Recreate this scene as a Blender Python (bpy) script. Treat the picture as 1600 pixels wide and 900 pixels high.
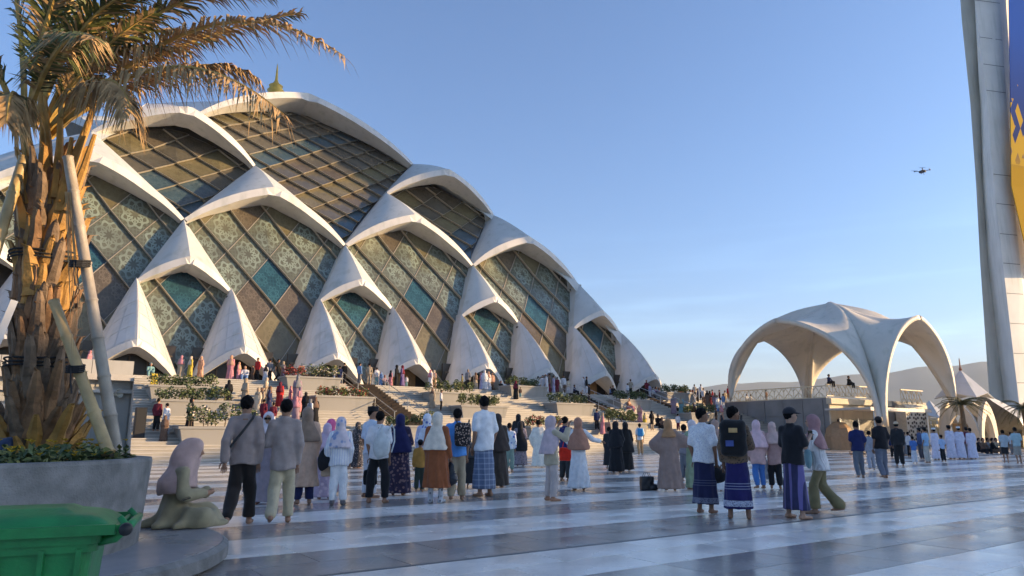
import bpy, math, random
import numpy as np
from mathutils import Vector, Matrix
for _o in list(bpy.data.objects): bpy.data.objects.remove(_o)
SC = bpy.context.scene
COL = SC.collection
R = math.radians
rnd = random.Random(7)

# ------------------------------------------------------------------ camera
cam = bpy.data.cameras.new('camera'); camo = bpy.data.objects.new('camera', cam); COL.objects.link(camo)
camo.location = (0, 0, 1.28); camo.rotation_euler = (R(90 + 11.73), 0, 0)
cam.sensor_width = 36; cam.lens = 36 * 1108 / 1600; cam.clip_start = .1; cam.clip_end = 40000
SC.camera = camo
SC.render.resolution_x, SC.render.resolution_y = 1024, 576
# ------------------------------------------------------------------ sky, sun, exposure
SUN_AZ, SUN_EL = 88.0, 11.0        # azimuth clockwise from +Y
world = bpy.data.worlds.new('World'); SC.world = world; world.use_nodes = True
wn, wl = world.node_tree.nodes, world.node_tree.links
for _n in list(wn): wn.remove(_n)
w_out = wn.new('ShaderNodeOutputWorld'); w_bg = wn.new('ShaderNodeBackground'); w_sky = wn.new('ShaderNodeTexSky')
w_sky.sky_type = 'NISHITA'; w_sky.sun_disc = False
w_sky.sun_elevation = R(SUN_EL); w_sky.sun_rotation = R(SUN_AZ)
w_sky.altitude = 700; w_sky.air_density = 1.0; w_sky.dust_density = 3.2; w_sky.ozone_density = 4.6
w_bg.inputs['Strength'].default_value = .124
# thin cirrus low in the sky
w_tc = wn.new('ShaderNodeTexCoord'); w_mp = wn.new('ShaderNodeMapping'); w_mp.inputs['Scale'].default_value = (1.6, 1.6, 17)
w_mp.inputs['Rotation'].default_value = (.05, .04, .3)
w_nz = wn.new('ShaderNodeTexNoise'); w_nz.inputs['Scale'].default_value = 2.3; w_nz.inputs['Detail'].default_value = 5; w_nz.inputs['Distortion'].default_value = .6
w_rp = wn.new('ShaderNodeValToRGB'); w_rp.color_ramp.elements[0].position = .47; w_rp.color_ramp.elements[1].position = .7
w_sx = wn.new('ShaderNodeSeparateXYZ'); w_band = wn.new('ShaderNodeValToRGB')
_cr = w_band.color_ramp; _cr.elements[0].position = .0; _cr.elements[0].color = (.5, .5, .5, 1); _cr.elements[1].position = .3; _cr.elements[1].color = (0, 0, 0, 1)
_e = _cr.elements.new(.1); _e.color = (.75, .75, .75, 1)
w_mul = wn.new('ShaderNodeMath'); w_mul.operation = 'MULTIPLY'
w_mix = wn.new('ShaderNodeMixRGB'); w_gain = wn.new('ShaderNodeMixRGB'); w_gain.blend_type = 'MULTIPLY'; w_gain.inputs[0].default_value = 1
w_gain.inputs[2].default_value = (1.5, 1.4, 1.3, 1)
wl.new(w_tc.outputs['Generated'], w_mp.inputs[0]); wl.new(w_mp.outputs[0], w_nz.inputs['Vector']); wl.new(w_nz.outputs['Fac'], w_rp.inputs[0])
wl.new(w_tc.outputs['Generated'], w_sx.inputs[0]); wl.new(w_sx.outputs['Z'], w_band.inputs[0])
wl.new(w_rp.outputs[0], w_mul.inputs[0]); wl.new(w_band.outputs[0], w_mul.inputs[1])
wl.new(w_sky.outputs[0], w_gain.inputs[1]); wl.new(w_mul.outputs[0], w_mix.inputs[0]); wl.new(w_sky.outputs[0], w_mix.inputs[1]); wl.new(w_gain.outputs[0], w_mix.inputs[2])
wl.new(w_mix.outputs[0], w_bg.inputs['Color']); wl.new(w_bg.outputs[0], w_out.inputs[0])
sun = bpy.data.lights.new('sun', 'SUN'); suno = bpy.data.objects.new('sun', sun); COL.objects.link(suno)
sun.energy = 4.2; sun.angle = R(.6); sun.color = (1.0, .67, .34)
_d = Vector((math.sin(R(SUN_AZ)) * math.cos(R(SUN_EL)), math.cos(R(SUN_AZ)) * math.cos(R(SUN_EL)), math.sin(R(SUN_EL))))
suno.rotation_euler = _d.to_track_quat('Z', 'Y').to_euler(); suno.location = (80, -40, 60)
SC.view_settings.view_transform = 'Standard'; SC.view_settings.look = 'None'
SC.view_settings.exposure = 1.46; SC.view_settings.gamma = 1
SC.render.engine = 'CYCLES'

# ------------------------------------------------------------------ helpers
def tag(o, label=None, cat=None, group=None, kind=None):
    if label: o['label'] = label
    if cat: o['category'] = cat
    if group: o['group'] = group
    if kind: o['kind'] = kind
    return o
def empty(name, loc=(0, 0, 0), rz=0, label=None, cat=None, group=None):
    o = bpy.data.objects.new(name, None); COL.objects.link(o); o.location = loc; o.rotation_euler = (0, 0, rz)
    return tag(o, label, cat, group)
def mesh(name, V, F, mats, smooth=False, fm=None, uv=None):
    me = bpy.data.meshes.new(name); me.from_pydata([tuple(map(float, v)) for v in V], [], [tuple(map(int, f)) for f in F])
    for m in (mats if isinstance(mats, (list, tuple)) else [mats]): me.materials.append(m)
    if fm is not None: me.polygons.foreach_set('material_index', np.array(fm, dtype=np.int32))
    if smooth: me.polygons.foreach_set('use_smooth', np.ones(len(me.polygons), dtype=bool))
    if uv is not None:
        l = me.uv_layers.new(name='UVMap'); li = np.zeros(len(me.loops), dtype=np.int32); me.loops.foreach_get('vertex_index', li)
        l.data.foreach_set('uv', np.asarray(uv, dtype=np.float32)[li].ravel())
    me.update(); return me
def obj(name, me, parent=None, loc=None, rz=None):
    o = bpy.data.objects.new(name, me); COL.objects.link(o)
    if parent: o.parent = parent
    if loc is not None: o.location = loc
    if rz is not None: o.rotation_euler = (0, 0, rz)
    return o
class MB:
    """collects shapes into one mesh"""
    def __init__(s): s.V = []; s.F = []; s.M = []
    def add(s, V, F, m=0):
        b = len(s.V); s.V += [tuple(map(float, v)) for v in V]; s.F += [tuple(i + b for i in f) for f in F]; s.M += [m] * len(F); return s
    def box(s, c, d, rz=0, m=0, top=None):
        """c centre, d full sizes; top = (sx, sy) scale of the upper face"""
        x, y, z = d[0] / 2, d[1] / 2, d[2] / 2; tx, ty = top or (1, 1)
        P = [(-x, -y, -z), (x, -y, -z), (x, y, -z), (-x, y, -z), (-x * tx, -y * ty, z), (x * tx, -y * ty, z), (x * tx, y * ty, z), (-x * tx, y * ty, z)]
        ca, sa = math.cos(rz), math.sin(rz)
        return s.add([(c[0] + p[0] * ca - p[1] * sa, c[1] + p[0] * sa + p[1] * ca, c[2] + p[2]) for p in P],
                     [(0, 3, 2, 1), (4, 5, 6, 7), (0, 1, 5, 4), (1, 2, 6, 5), (2, 3, 7, 6), (3, 0, 4, 7)], m)
    def tube(s, pts, rs, n=8, m=0, cap=True):
        pts = [Vector(p) for p in pts]; k = len(pts)
        if not isinstance(rs, (list, tuple)): rs = [rs] * k
        V = []; F = []; ref = None
        for i, p in enumerate(pts):
            t = (pts[min(i + 1, k - 1)] - pts[max(i - 1, 0)])
            t = t.normalized() if t.length > 1e-9 else Vector((0, 0, 1))
            if ref is None: ref = t.cross(Vector((0, 0, 1)) if abs(t.z) < .9 else Vector((1, 0, 0))).normalized()
            a = (ref - t * ref.dot(t)); a = a.normalized() if a.length > 1e-6 else t.orthogonal().normalized(); ref = a; b = t.cross(a)
            for j in range(n):
                q = 2 * math.pi * j / n; V.append(p + (a * math.cos(q) + b * math.sin(q)) * rs[i])
        for i in range(k - 1):
            for j in range(n): F.append((i * n + j, i * n + (j + 1) % n, (i + 1) * n + (j + 1) % n, (i + 1) * n + j))
        if cap: F.append(tuple(range(n - 1, -1, -1))); F.append(tuple((k - 1) * n + j for j in range(n)))
        return s.add(V, F, m)
    def lathe(s, prof, n=16, c=(0, 0, 0), m=0):
        V = []; F = []; k = len(prof)
        for r, z in prof:
            for j in range(n): q = 2 * math.pi * j / n; V.append((c[0] + r * math.cos(q), c[1] + r * math.sin(q), c[2] + z))
        for i in range(k - 1):
            for j in range(n): F.append((i * n + j, i * n + (j + 1) % n, (i + 1) * n + (j + 1) % n, (i + 1) * n + j))
        return s.add(V, F, m)
    def build(s, name, mats, parent=None, smooth=False, loc=None, rz=None):
        return obj(name, mesh(name, s.V, s.F, mats, smooth, s.M), parent, loc, rz)

# ------------------------------------------------------------------ materials
MATS = {}
def pm(name, col, rough=.6, var=.12, scale=4., bump=0., spec=.5, metal=0., bscale=None, detail=4., tint=None):
    if name in MATS: return MATS[name]
    m = bpy.data.materials.new(name); m.use_nodes = True; nt = m.node_tree; N, L = nt.nodes, nt.links
    b = N['Principled BSDF']; b.inputs['Roughness'].default_value = rough; b.inputs['Metallic'].default_value = metal; b.inputs['Specular IOR Level'].default_value = spec
    tc = N.new('ShaderNodeTexCoord'); nz = N.new('ShaderNodeTexNoise'); nz.inputs['Scale'].default_value = scale; nz.inputs['Detail'].default_value = detail
    L.new(tc.outputs['Object'], nz.inputs['Vector'])
    rp = N.new('ShaderNodeValToRGB'); rp.color_ramp.elements[0].position = .3; rp.color_ramp.elements[1].position = .7
    c2 = tint or col
    rp.color_ramp.elements[0].color = (*[max(0, c * (1 - var)) for c in col], 1); rp.color_ramp.elements[1].color = (*[min(1, c * (1 + var)) for c in c2], 1)
    L.new(nz.outputs['Fac'], rp.inputs[0]); L.new(rp.outputs[0], b.inputs['Base Color'])
    if bump:
        n2 = N.new('ShaderNodeTexNoise'); n2.inputs['Scale'].default_value = bscale or scale * 8; n2.inputs['Detail'].default_value = 5
        L.new(tc.outputs['Object'], n2.inputs['Vector'])
        bp = N.new('ShaderNodeBump'); bp.inputs['Strength'].default_value = bump; bp.inputs['Distance'].default_value = .02
        L.new(n2.outputs['Fac'], bp.inputs['Height']); L.new(bp.outputs[0], b.inputs['Normal'])
    m['b'] = 1; MATS[name] = m; return m
def nodes_of(m): return m.node_tree.nodes, m.node_tree.links, m.node_tree.nodes['Principled BSDF']

# building frame: X runs along the facade, -Y faces the plaza
BO = Vector((-16.06, 66, 0)); BYAW = R(34.8)
EX = Vector((math.cos(BYAW), math.sin(BYAW), 0)); EY = Vector((-math.sin(BYAW), math.cos(BYAW), 0))
def bw(u, w, z=0): return BO + EX * u + EY * w + Vector((0, 0, z))
def to_b(p): d = Vector(p) - BO; return d.dot(EX), d.dot(EY)
TH = R(11.73)
def ray(px, py):
    a = (px - 800) / 1108; b = (450 - py) / 1108
    return Vector((a, math.cos(TH) - b * math.sin(TH), math.sin(TH) + b * math.cos(TH)))
def gnd(px, py, z=0.): r = ray(px, py); return r * ((z - 1.28) / r.z) + Vector((0, 0, 1.28))
def at(px, py, d): r = ray(px, py); return r * (d / r.y) + Vector((0, 0, 1.28))
# ================================================================== SETTING: ground, plaza, hills
M_earth = pm('earth', (.16, .15, .11), .95, .3, .02)
g = MB(); g.add([(-9000, -3000, -.06), (9000, -3000, -.06), (9000, 9000, -.06), (-9000, 9000, -.06)], [(0, 1, 2, 3)])
tag(g.build('ground', M_earth), 'flat earth stretching to the hills', kind='structure')

def marble(name, c1, c2, rough=.13, sc=1.2):
    m = pm(name, c1, rough, .1, sc, detail=6, spec=.4); N, L, b = nodes_of(m)
    tc = [n for n in N if n.type == 'TEX_COORD'][0]
    rp = [n for n in N if n.type == 'VALTORGB'][0]
    w = N.new('ShaderNodeTexNoise'); w.inputs['Scale'].default_value = 3.1; w.inputs['Detail'].default_value = 8; w.inputs['Distortion'].default_value = 1.6
    L.new(tc.outputs['Object'], w.inputs['Vector'])
    r2 = N.new('ShaderNodeValToRGB'); r2.color_ramp.elements[0].position = .47; r2.color_ramp.elements[1].position = .53
    r2.color_ramp.elements[0].color = (0, 0, 0, 1); r2.color_ramp.elements[1].color = (1, 1, 1, 1)
    e = r2.color_ramp.elements.new(.5); e.color = (1, 1, 1, 1); r2.color_ramp.elements[2].color = (0, 0, 0, 1)
    mx = N.new('ShaderNodeMixRGB'); mx.inputs[2].default_value = (*c2, 1)
    f = N.new('ShaderNodeMath'); f.operation = 'MULTIPLY'; f.inputs[1].default_value = .45
    L.new(w.outputs['Fac'], r2.inputs[0]); L.new(r2.outputs[0], f.inputs[0]); L.new(f.outputs[0], mx.inputs[0]); L.new(rp.outputs[0], mx.inputs[1])
    oi = N.new('ShaderNodeObjectInfo'); mrr = N.new('ShaderNodeMapRange'); mrr.inputs['To Min'].default_value = .93; mrr.inputs['To Max'].default_value = 1.03; L.new(oi.outputs['Random'], mrr.inputs[0])
    hs = N.new('ShaderNodeHueSaturation'); L.new(mrr.outputs[0], hs.inputs['Value']); L.new(mx.outputs[0], hs.inputs['Color']); L.new(hs.outputs[0], b.inputs['Base Color'])
    # scuffed polish
    n3 = N.new('ShaderNodeTexNoise'); n3.inputs['Scale'].default_value = .9; n3.inputs['Detail'].default_value = 7
    L.new(tc.outputs['Object'], n3.inputs['Vector'])
    mr = N.new('ShaderNodeMapRange'); mr.inputs['From Min'].default_value = .3; mr.inputs['From Max'].default_value = .75; mr.inputs['To Min'].default_value = rough * .55; mr.inputs['To Max'].default_value = rough * 1.9
    L.new(n3.outputs['Fac'], mr.inputs[0]); L.new(mr.outputs[0], b.inputs['Roughness'])
    return m
M_mw = marble('white_marble', (.84, .8, .73), (.64, .61, .57), .2)
M_mg = marble('grey_marble', (.34, .315, .29), (.44, .42, .39), .18)
M_grout = pm('grout', (.1, .1, .1), .8)
SW = 1.4; S0 = -55.2          # stripe edges at w = S0 - k*SW ; grey between -55.2 and -56.6
plaza = empty('plaza', BO, BYAW); tag(plaza, kind='structure')
# far stripes: one long slab strip for each stripe
for k in range(-26, 44):
    w1 = S0 - k * SW; w0 = w1 - SW
    if w0 > -20: continue
    near = False
    mb = MB(); ux0, ux1 = -60, 90
    mb.box(((ux0 + ux1) / 2, (w0 + w1) / 2, -.03), (ux1 - ux0, SW - .004, .06 if not near else .052))
    tag(mb.build('marble_stripe', M_grout if near else M_mg if k % 2 == 0 else M_mw, plaza))
# near slabs, one by one
slabs = {}
for k in range(-2, 4):
    w1 = S0 - k * SW
    for half in (0, 1):
        for i in range(-34, 24):
            L_ = 1.4; u = i * L_ + (.7 if (k + half) % 2 else 0); wc = w1 - .35 - .7 * half
            p = bw(u, wc)
            if p.y < 3.0 or abs(p.x) > p.y * .76 + 1.2: continue
            key = k % 2
            if key not in slabs:
                mb = MB(); mb.box((0, 0, -.009), (L_ - .012, .688, .026)); slabs[key] = mesh('marble_slab', mb.V, mb.F, M_mg if key == 0 else M_mw)
            o = obj('marble_slab', slabs[key], plaza, (u, wc, rnd.uniform(0, .0016)))
            o.rotation_euler = (rnd.uniform(-.0006, .0006), rnd.uniform(-.0006, .0006), 0)
mb = MB(); mb.box((10, -56.63, .0045), (120, .07, .004)); tag(mb.build('drain_channel', pm('drain_steel', (.1, .1, .1), .5), plaza))

# hills far away
M_hill = pm('hill_forest', (.055, .075, .05), .95, .3, .004)
prof = [(-900, 640), (0, 634), (600, 628), (900, 619), (1000, 612), (1060, 609), (1100, 605), (1140, 599), (1200, 597), (1240, 600), (1290, 592), (1330, 586), (1370, 584), (1400, 580), (1450, 573), (1500, 572), (1545, 567), (1600, 565), (1700, 572), (1850, 590), (2100, 610), (2600, 640)]
D = 4200.; V = []; F = []
xs = np.linspace(-900, 2600, 240); ys = np.interp(xs, [p[0] for p in prof], [p[1] for p in prof])
hr = random.Random(3)
for i, (px, py) in enumerate(zip(xs, ys)):
    dirx = (px - 800) / 1130; top = (680 - py) / 1130 * D
    top += (hr.random() - .5) * 3 + 5 * math.sin(i * .31) + 3 * math.sin(i * .83)
    for j, (dd, hh) in enumerate(((-900, -8), (-500, .38), (-220, .74), (0, 1), (400, .7), (1300, -8))):
        y = D + dd; z = top * hh if hh > 0 else -8
        if 0 < hh < 1: z *= 1 + .07 * math.sin(i * .21 + j * 2)
        V.append((dirx * y, y, z))
for i in range(len(xs) - 1):
    for j in range(5): a = i * 6 + j; F.append((a, a + 6, a + 7, a + 1))
tag(obj('hills', mesh('hills', V, F, M_hill, True)), 'long forested mountain ridge on the horizon', kind='structure')

# ================================================================== MOSQUE
def concrete(name, col, rough=.55, joint=None, jcol=None):
    m = pm(name, col, rough, .08, .35, .12, bscale=14., detail=8); N, L, b = nodes_of(m)
    rp = [n for n in N if n.type == 'VALTORGB'][0]
    tc = [n for n in N if n.type == 'TEX_COORD'][0]
    # rain streaks
    mp = N.new('ShaderNodeMapping'); mp.inputs['Scale'].default_value = (1.1, 1.1, .12); nz = N.new('ShaderNodeTexNoise'); nz.inputs['Scale'].default_value = 1.4; nz.inputs['Detail'].default_value = 6
    L.new(tc.outputs['Object'], mp.inputs[0]); L.new(mp.outputs[0], nz.inputs['Vector'])
    r2 = N.new('ShaderNodeValToRGB'); r2.color_ramp.elements[0].position = .52; r2.color_ramp.elements[1].position = .74
    mx = N.new('ShaderNodeMixRGB'); mx.blend_type = 'MULTIPLY'; mx.inputs[2].default_value = (.8, .82, .79, 1)
    L.new(nz.outputs['Fac'], r2.inputs[0]); L.new(r2.outputs[0], mx.inputs[0]); L.new(rp.outputs[0], mx.inputs[1]); last = mx
    if joint:
        br = N.new('ShaderNodeTexBrick'); br.inputs['Scale'].default_value = 1; br.inputs['Mortar Size'].default_value = .02
        br.inputs['Brick Width'].default_value = joint[0]; br.inputs['Row Height'].default_value = joint[1]; br.offset = 0
        br.inputs['Color1'].default_value = (1, 1, 1, 1); br.inputs['Color2'].default_value = (.95, .95, .95, 1); br.inputs['Mortar'].default_value = (.72, .72, .72, 1)
        uvn = N.new('ShaderNodeUVMap'); L.new(uvn.outputs[0], br.inputs['Vector'])
        m2 = N.new('ShaderNodeMixRGB'); m2.blend_type = 'MULTIPLY'; m2.inputs[0].default_value = 1
        L.new(mx.outputs[0], m2.inputs[1]); L.new(br.outputs['Color'], m2.inputs[2]); last = m2
    L.new(last.outputs[0], b.inputs['Base Color']); return m
M_shell = concrete('shell_white', (.56, .55, .53), .5)
M_shellp = concrete('shell_panel', (.58, .57, .55), .45)
M_rib = concrete('rib_white', (.62, .6, .56), .5)
M_aged = concrete('shell_weathered', (.52, .54, .52), .6)
M_conc = concrete('fair_concrete', (.4, .39, .36), .75)
M_frame = pm('glazing_frame', (.27, .24, .19), .45, .08, 3); M_edge = pm('glazing_edge', (.5, .45, .36), .5, .08, 3)
def lace(name, base, line, amount=1., rough=.22, rep=1):
    """glass with a pale star lattice, in the pane's own UV"""
    m = pm(name, base, rough, .18, .8); N, L, b = nodes_of(m); rp = [n for n in N if n.type == 'VALTORGB'][0]
    uvn = N.new('ShaderNodeUVMap'); sc = N.new('ShaderNodeVectorMath'); sc.operation = 'MULTIPLY'; sc.inputs[1].default_value = (rep, rep, 1)
    fr = N.new('ShaderNodeVectorMath'); fr.operation = 'FRACTION'; sb = N.new('ShaderNodeVectorMath'); sb.operation = 'SUBTRACT'; sb.inputs[1].default_value = (.5, .5, 0)
    L.new(uvn.outputs[0], sc.inputs[0]); L.new(sc.outputs[0], fr.inputs[0]); L.new(fr.outputs[0], sb.inputs[0])
    ln = N.new('ShaderNodeVectorMath'); ln.operation = 'LENGTH'; L.new(sb.outputs[0], ln.inputs[0])
    sp = N.new('ShaderNodeSeparateXYZ'); L.new(sb.outputs[0], sp.inputs[0])
    an = N.new('ShaderNodeMath'); an.operation = 'ARCTAN2'; L.new(sp.outputs['Y'], an.inputs[0]); L.new(sp.outputs['X'], an.inputs[1])
    def mth(op, a, bb=None):
        n = N.new('ShaderNodeMath'); n.operation = op
        for i, v in enumerate((a, bb)):
            if v is None: continue
            if isinstance(v, (int, float)): n.inputs[i].default_value = v
            else: L.new(v, n.inputs[i])
        return n.outputs[0]
    c8 = mth('COSINE', mth('MULTIPLY', an.outputs[0], 8.))
    petal = mth('ADD', ln.outputs['Value'], mth('MULTIPLY', c8, .045))
    ring1 = mth('LESS_THAN', mth('ABSOLUTE', mth('SUBTRACT', petal, .36)), .038)
    ring2 = mth('LESS_THAN', mth('ABSOLUTE', mth('SUBTRACT', petal, .16)), .035)
    spoke = mth('MULTIPLY', mth('GREATER_THAN', c8, .72), mth('MULTIPLY', mth('LESS_THAN', ln.outputs['Value'], .36), mth('GREATER_THAN', ln.outputs['Value'], .12)))
    # fine woven ground between the stars
    sp2 = N.new('ShaderNodeVectorMath'); sp2.operation = 'MULTIPLY'; sp2.inputs[1].default_value = (7, 7, 1); L.new(uvn.outputs[0], sp2.inputs[0]); sx2 = N.new('ShaderNodeSeparateXYZ'); L.new(sp2.outputs[0], sx2.inputs[0])
    def saw(v): return mth('LESS_THAN', mth('ABSOLUTE', mth('SUBTRACT', mth('FRACT', v), .5)), .13)
    ground = mth('MULTIPLY', mth('MAXIMUM', saw(mth('ADD', sx2.outputs['X'], sx2.outputs['Y'])), saw(mth('SUBTRACT', sx2.outputs['X'], sx2.outputs['Y']))), mth('GREATER_THAN', ln.outputs['Value'], .4))
    ring3 = mth('LESS_THAN', mth('ABSOLUTE', mth('SUBTRACT', mth('SUBTRACT', ln.outputs['Value'], mth('MULTIPLY', c8, .03)), .26)), .02)
    tot = mth('MINIMUM', mth('ADD', mth('ADD', mth('ADD', ring1, ring2), spoke), mth('ADD', mth('MULTIPLY', ground, .35), ring3)), 1.)
    # not every star shows equally
    nz = N.new('ShaderNodeTexNoise'); nz.inputs['Scale'].default_value = .5; tc = [n for n in N if n.type == 'TEX_COORD'][0]; L.new(tc.outputs['Object'], nz.inputs['Vector'])
    mr = N.new('ShaderNodeMapRange'); mr.inputs['From Min'].default_value = .35; mr.inputs['From Max'].default_value = .6; L.new(nz.outputs['Fac'], mr.inputs[0])
    mx = N.new('ShaderNodeMixRGB'); mx.inputs[2].default_value = (*line, 1); L.new(mth('MULTIPLY', mth('MULTIPLY', tot, amount), mth('ADD', mth('MULTIPLY', mr.outputs[0], .6), .4)), mx.inputs[0])
    L.new(rp.outputs[0], mx.inputs[1]); L.new(mx.outputs[0], b.inputs['Base Color']); return m
G_lace = lace('glass_star_lace', (.09, .095, .07), (.24, .3, .25), .7)
G_brown = lace('glass_brown_lace', (.085, .07, .05), (.15, .125, .09), .7, .22, 2)
G_teal = lace('glass_teal_lace', (.018, .055, .075), (.04, .12, .15), .8, .22, 2)
G_olive = lace('glass_olive', (.13, .11, .06), (.18, .16, .09), .6)
G_smoke = lace('glass_smoke', (.085, .08, .065), (.12, .11, .085), .5, .15)
G_blue = lace('glass_blue', (.04, .075, .095), (.08, .12, .13), .5, .15)
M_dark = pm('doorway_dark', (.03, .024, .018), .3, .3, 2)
M_wood = pm('door_wood', (.3, .17, .06), .5, .25, 3)

A_ = 14.38; CW = 28.4; TZ = 5.0
mosque = empty('mosque', BO, BYAW, 'huge white shell-roofed mosque with arched ribs and latticed diamond glazing above the stairs', 'mosque')
v3 = lambda *a: Vector(a)
def bez(p, c, q, t): return p * ((1 - t) ** 2) + c * (2 * t * (1 - t)) + q * (t * t)
def hood(T, Lp, Rp, P, bulge=.08, band=.75, depth=2.4, rise=.16, mat=None, panels=False, name='shell', flange=1.3, parent=None, lat=0.):
    """ridged shell hanging from node T, opening under an arch Lp-P-Rp"""
    NS, NT = 12, 12
    out = Vector((0, -1, .35)).normalized(); mid = (Lp + Rp) / 2 - Vector((0, 0, .3 * (P.z - Lp.z)))
    mb = MB(); arches = []
    for sgn, E_ in ((-1, Lp), (1, Rp)):
        ch = (P - E_).length; ctrl = (E_ + P) / 2 + Vector((0, 0, rise * ch)) + Vector((sgn * .10 * ch, 0, 0))
        Lt = (P - T).length
        def S(s, t, off=0.):
            A = bez(E_, ctrl, P, t); p = T + (A - T) * s
            p.x += sgn * lat * 4 * s * (1 - s) * (1 - t)
            return p + out * (bulge * Lt * 4 * s * (1 - s) * (.15 + .85 * t) + off)
        V = [S(i / NS, j / NT) for i in range(NS + 1) for j in range(NT + 1)]
        F = []
        for i in range(NS):
            for j in range(NT):
                a = i * (NT + 1) + j; q = (a, a + 1, a + NT + 2, a + NT + 1)
                F.append(q if sgn < 0 else q[::-1])
        mb.add(V, F, 0)
        # side flange down to the glazing
        b0 = [S(i / NS, 0) for i in range(NS + 1)]
        mb.add(b0 + [p + Vector((0, flange, -.1)) for p in b0], [(i, i + 1, NS + 2 + i, NS + 1 + i) if sgn > 0 else (i, NS + 1 + i, NS + 2 + i, i + 1) for i in range(NS)], 0)
        # arch edge band and soffit
        A = [bez(E_, ctrl, P, j / NT) for j in range(NT + 1)]; A2 = []; A3 = []
        for j in range(NT + 1):
            tg = (A[min(j + 1, NT)] - A[max(j - 1, 0)]).normalized(); ip = tg.cross(out).normalized()
            if ip.dot(mid - A[j]) < 0: ip = -ip
            if j == NT: ip = Vector((0, 0, -1.12))
            k = .45 + .55 * min(1, j / NT * 2.2)
            p2 = A[j] + ip * band * k + out * .1
            if (p2.x - P.x) * sgn < 0: p2.x = P.x
            A2.append(p2)
            A3.append(p2 + Vector((0, 1, -.12)) * depth * (.3 + .7 * min(1, j / NT * 1.3)))
        rim = [p + out * .1 for p in A]
        n1 = NT + 1
        def strip(a, b_):
            mb.add(a + b_, [((j, j + 1, n1 + j + 1, n1 + j) if sgn > 0 else (j, n1 + j, n1 + j + 1, j + 1)) for j in range(NT)], 1)
        strip(A, rim); strip(rim, A2); strip(A2, A3); arches.append(A3)
        if panels:
            pr = parent
            n_i, n_j = 5, 3
            for i in range(n_i):
                for j in range(n_j):
                    s0, s1 = .08 + .9 * i / n_i, .08 + .9 * (i + 1) / n_i; t0, t1 = .02 + .96 * j / n_j, .02 + .96 * (j + 1) / n_j
                    g_ = .012; gs = .006
                    grid = [(s0 + gs + (s1 - s0 - 2 * gs) * a / 2, t0 + g_ + (t1 - t0 - 2 * g_) * c / 2) for a in range(3) for c in range(3)]
                    Vt = [S(a, c, .03) for a, c in grid] + [S(a, c, -.02) for a, c in grid]
                    Ft = [(r_ * 3 + c_, r_ * 3 + c_ + 1, r_ * 3 + c_ + 4, r_ * 3 + c_ + 3) for r_ in range(2) for c_ in range(2)]
                    ring = [0, 1, 2, 5, 8, 7, 6, 3]
                    Ft += [(ring[q], ring[q] + 9, ring[(q + 1) % 8] + 9, ring[(q + 1) % 8]) for q in range(8)]
                    if sgn > 0: Ft = [f[::-1] for f in Ft]
                    yield_panels.append(mesh('cladding_panel', Vt, Ft, M_shellp))
    o = mb.build(name, [mat or M_shell, M_rib], parent or mosque, True)
    bm_ = o.data; bm_.polygons.foreach_set('use_smooth', np.array([m_ == 0 for m_ in mb.M], dtype=bool))
    return o, arches
yield_panels = []
def clip(poly, conv):
    out = poly
    for i in range(len(conv)):
        (ax, ay), (bx, by) = conv[i], conv[(i + 1) % len(conv)]; inp = out; out = []
        if not inp: break
        f = lambda p: (bx - ax) * (p[1] - ay) - (by - ay) * (p[0] - ax)
        for j in range(len(inp)):
            p, q = inp[j - 1], inp[j]; fp, fq = f(p), f(q)
            if (fp >= 0) != (fq >= 0): t = fp / (fp - fq); out.append((p[0] + t * (q[0] - p[0]), p[1] + t * (q[1] - p[1])))
            if fq >= 0: out.append(q)
    return out
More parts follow.
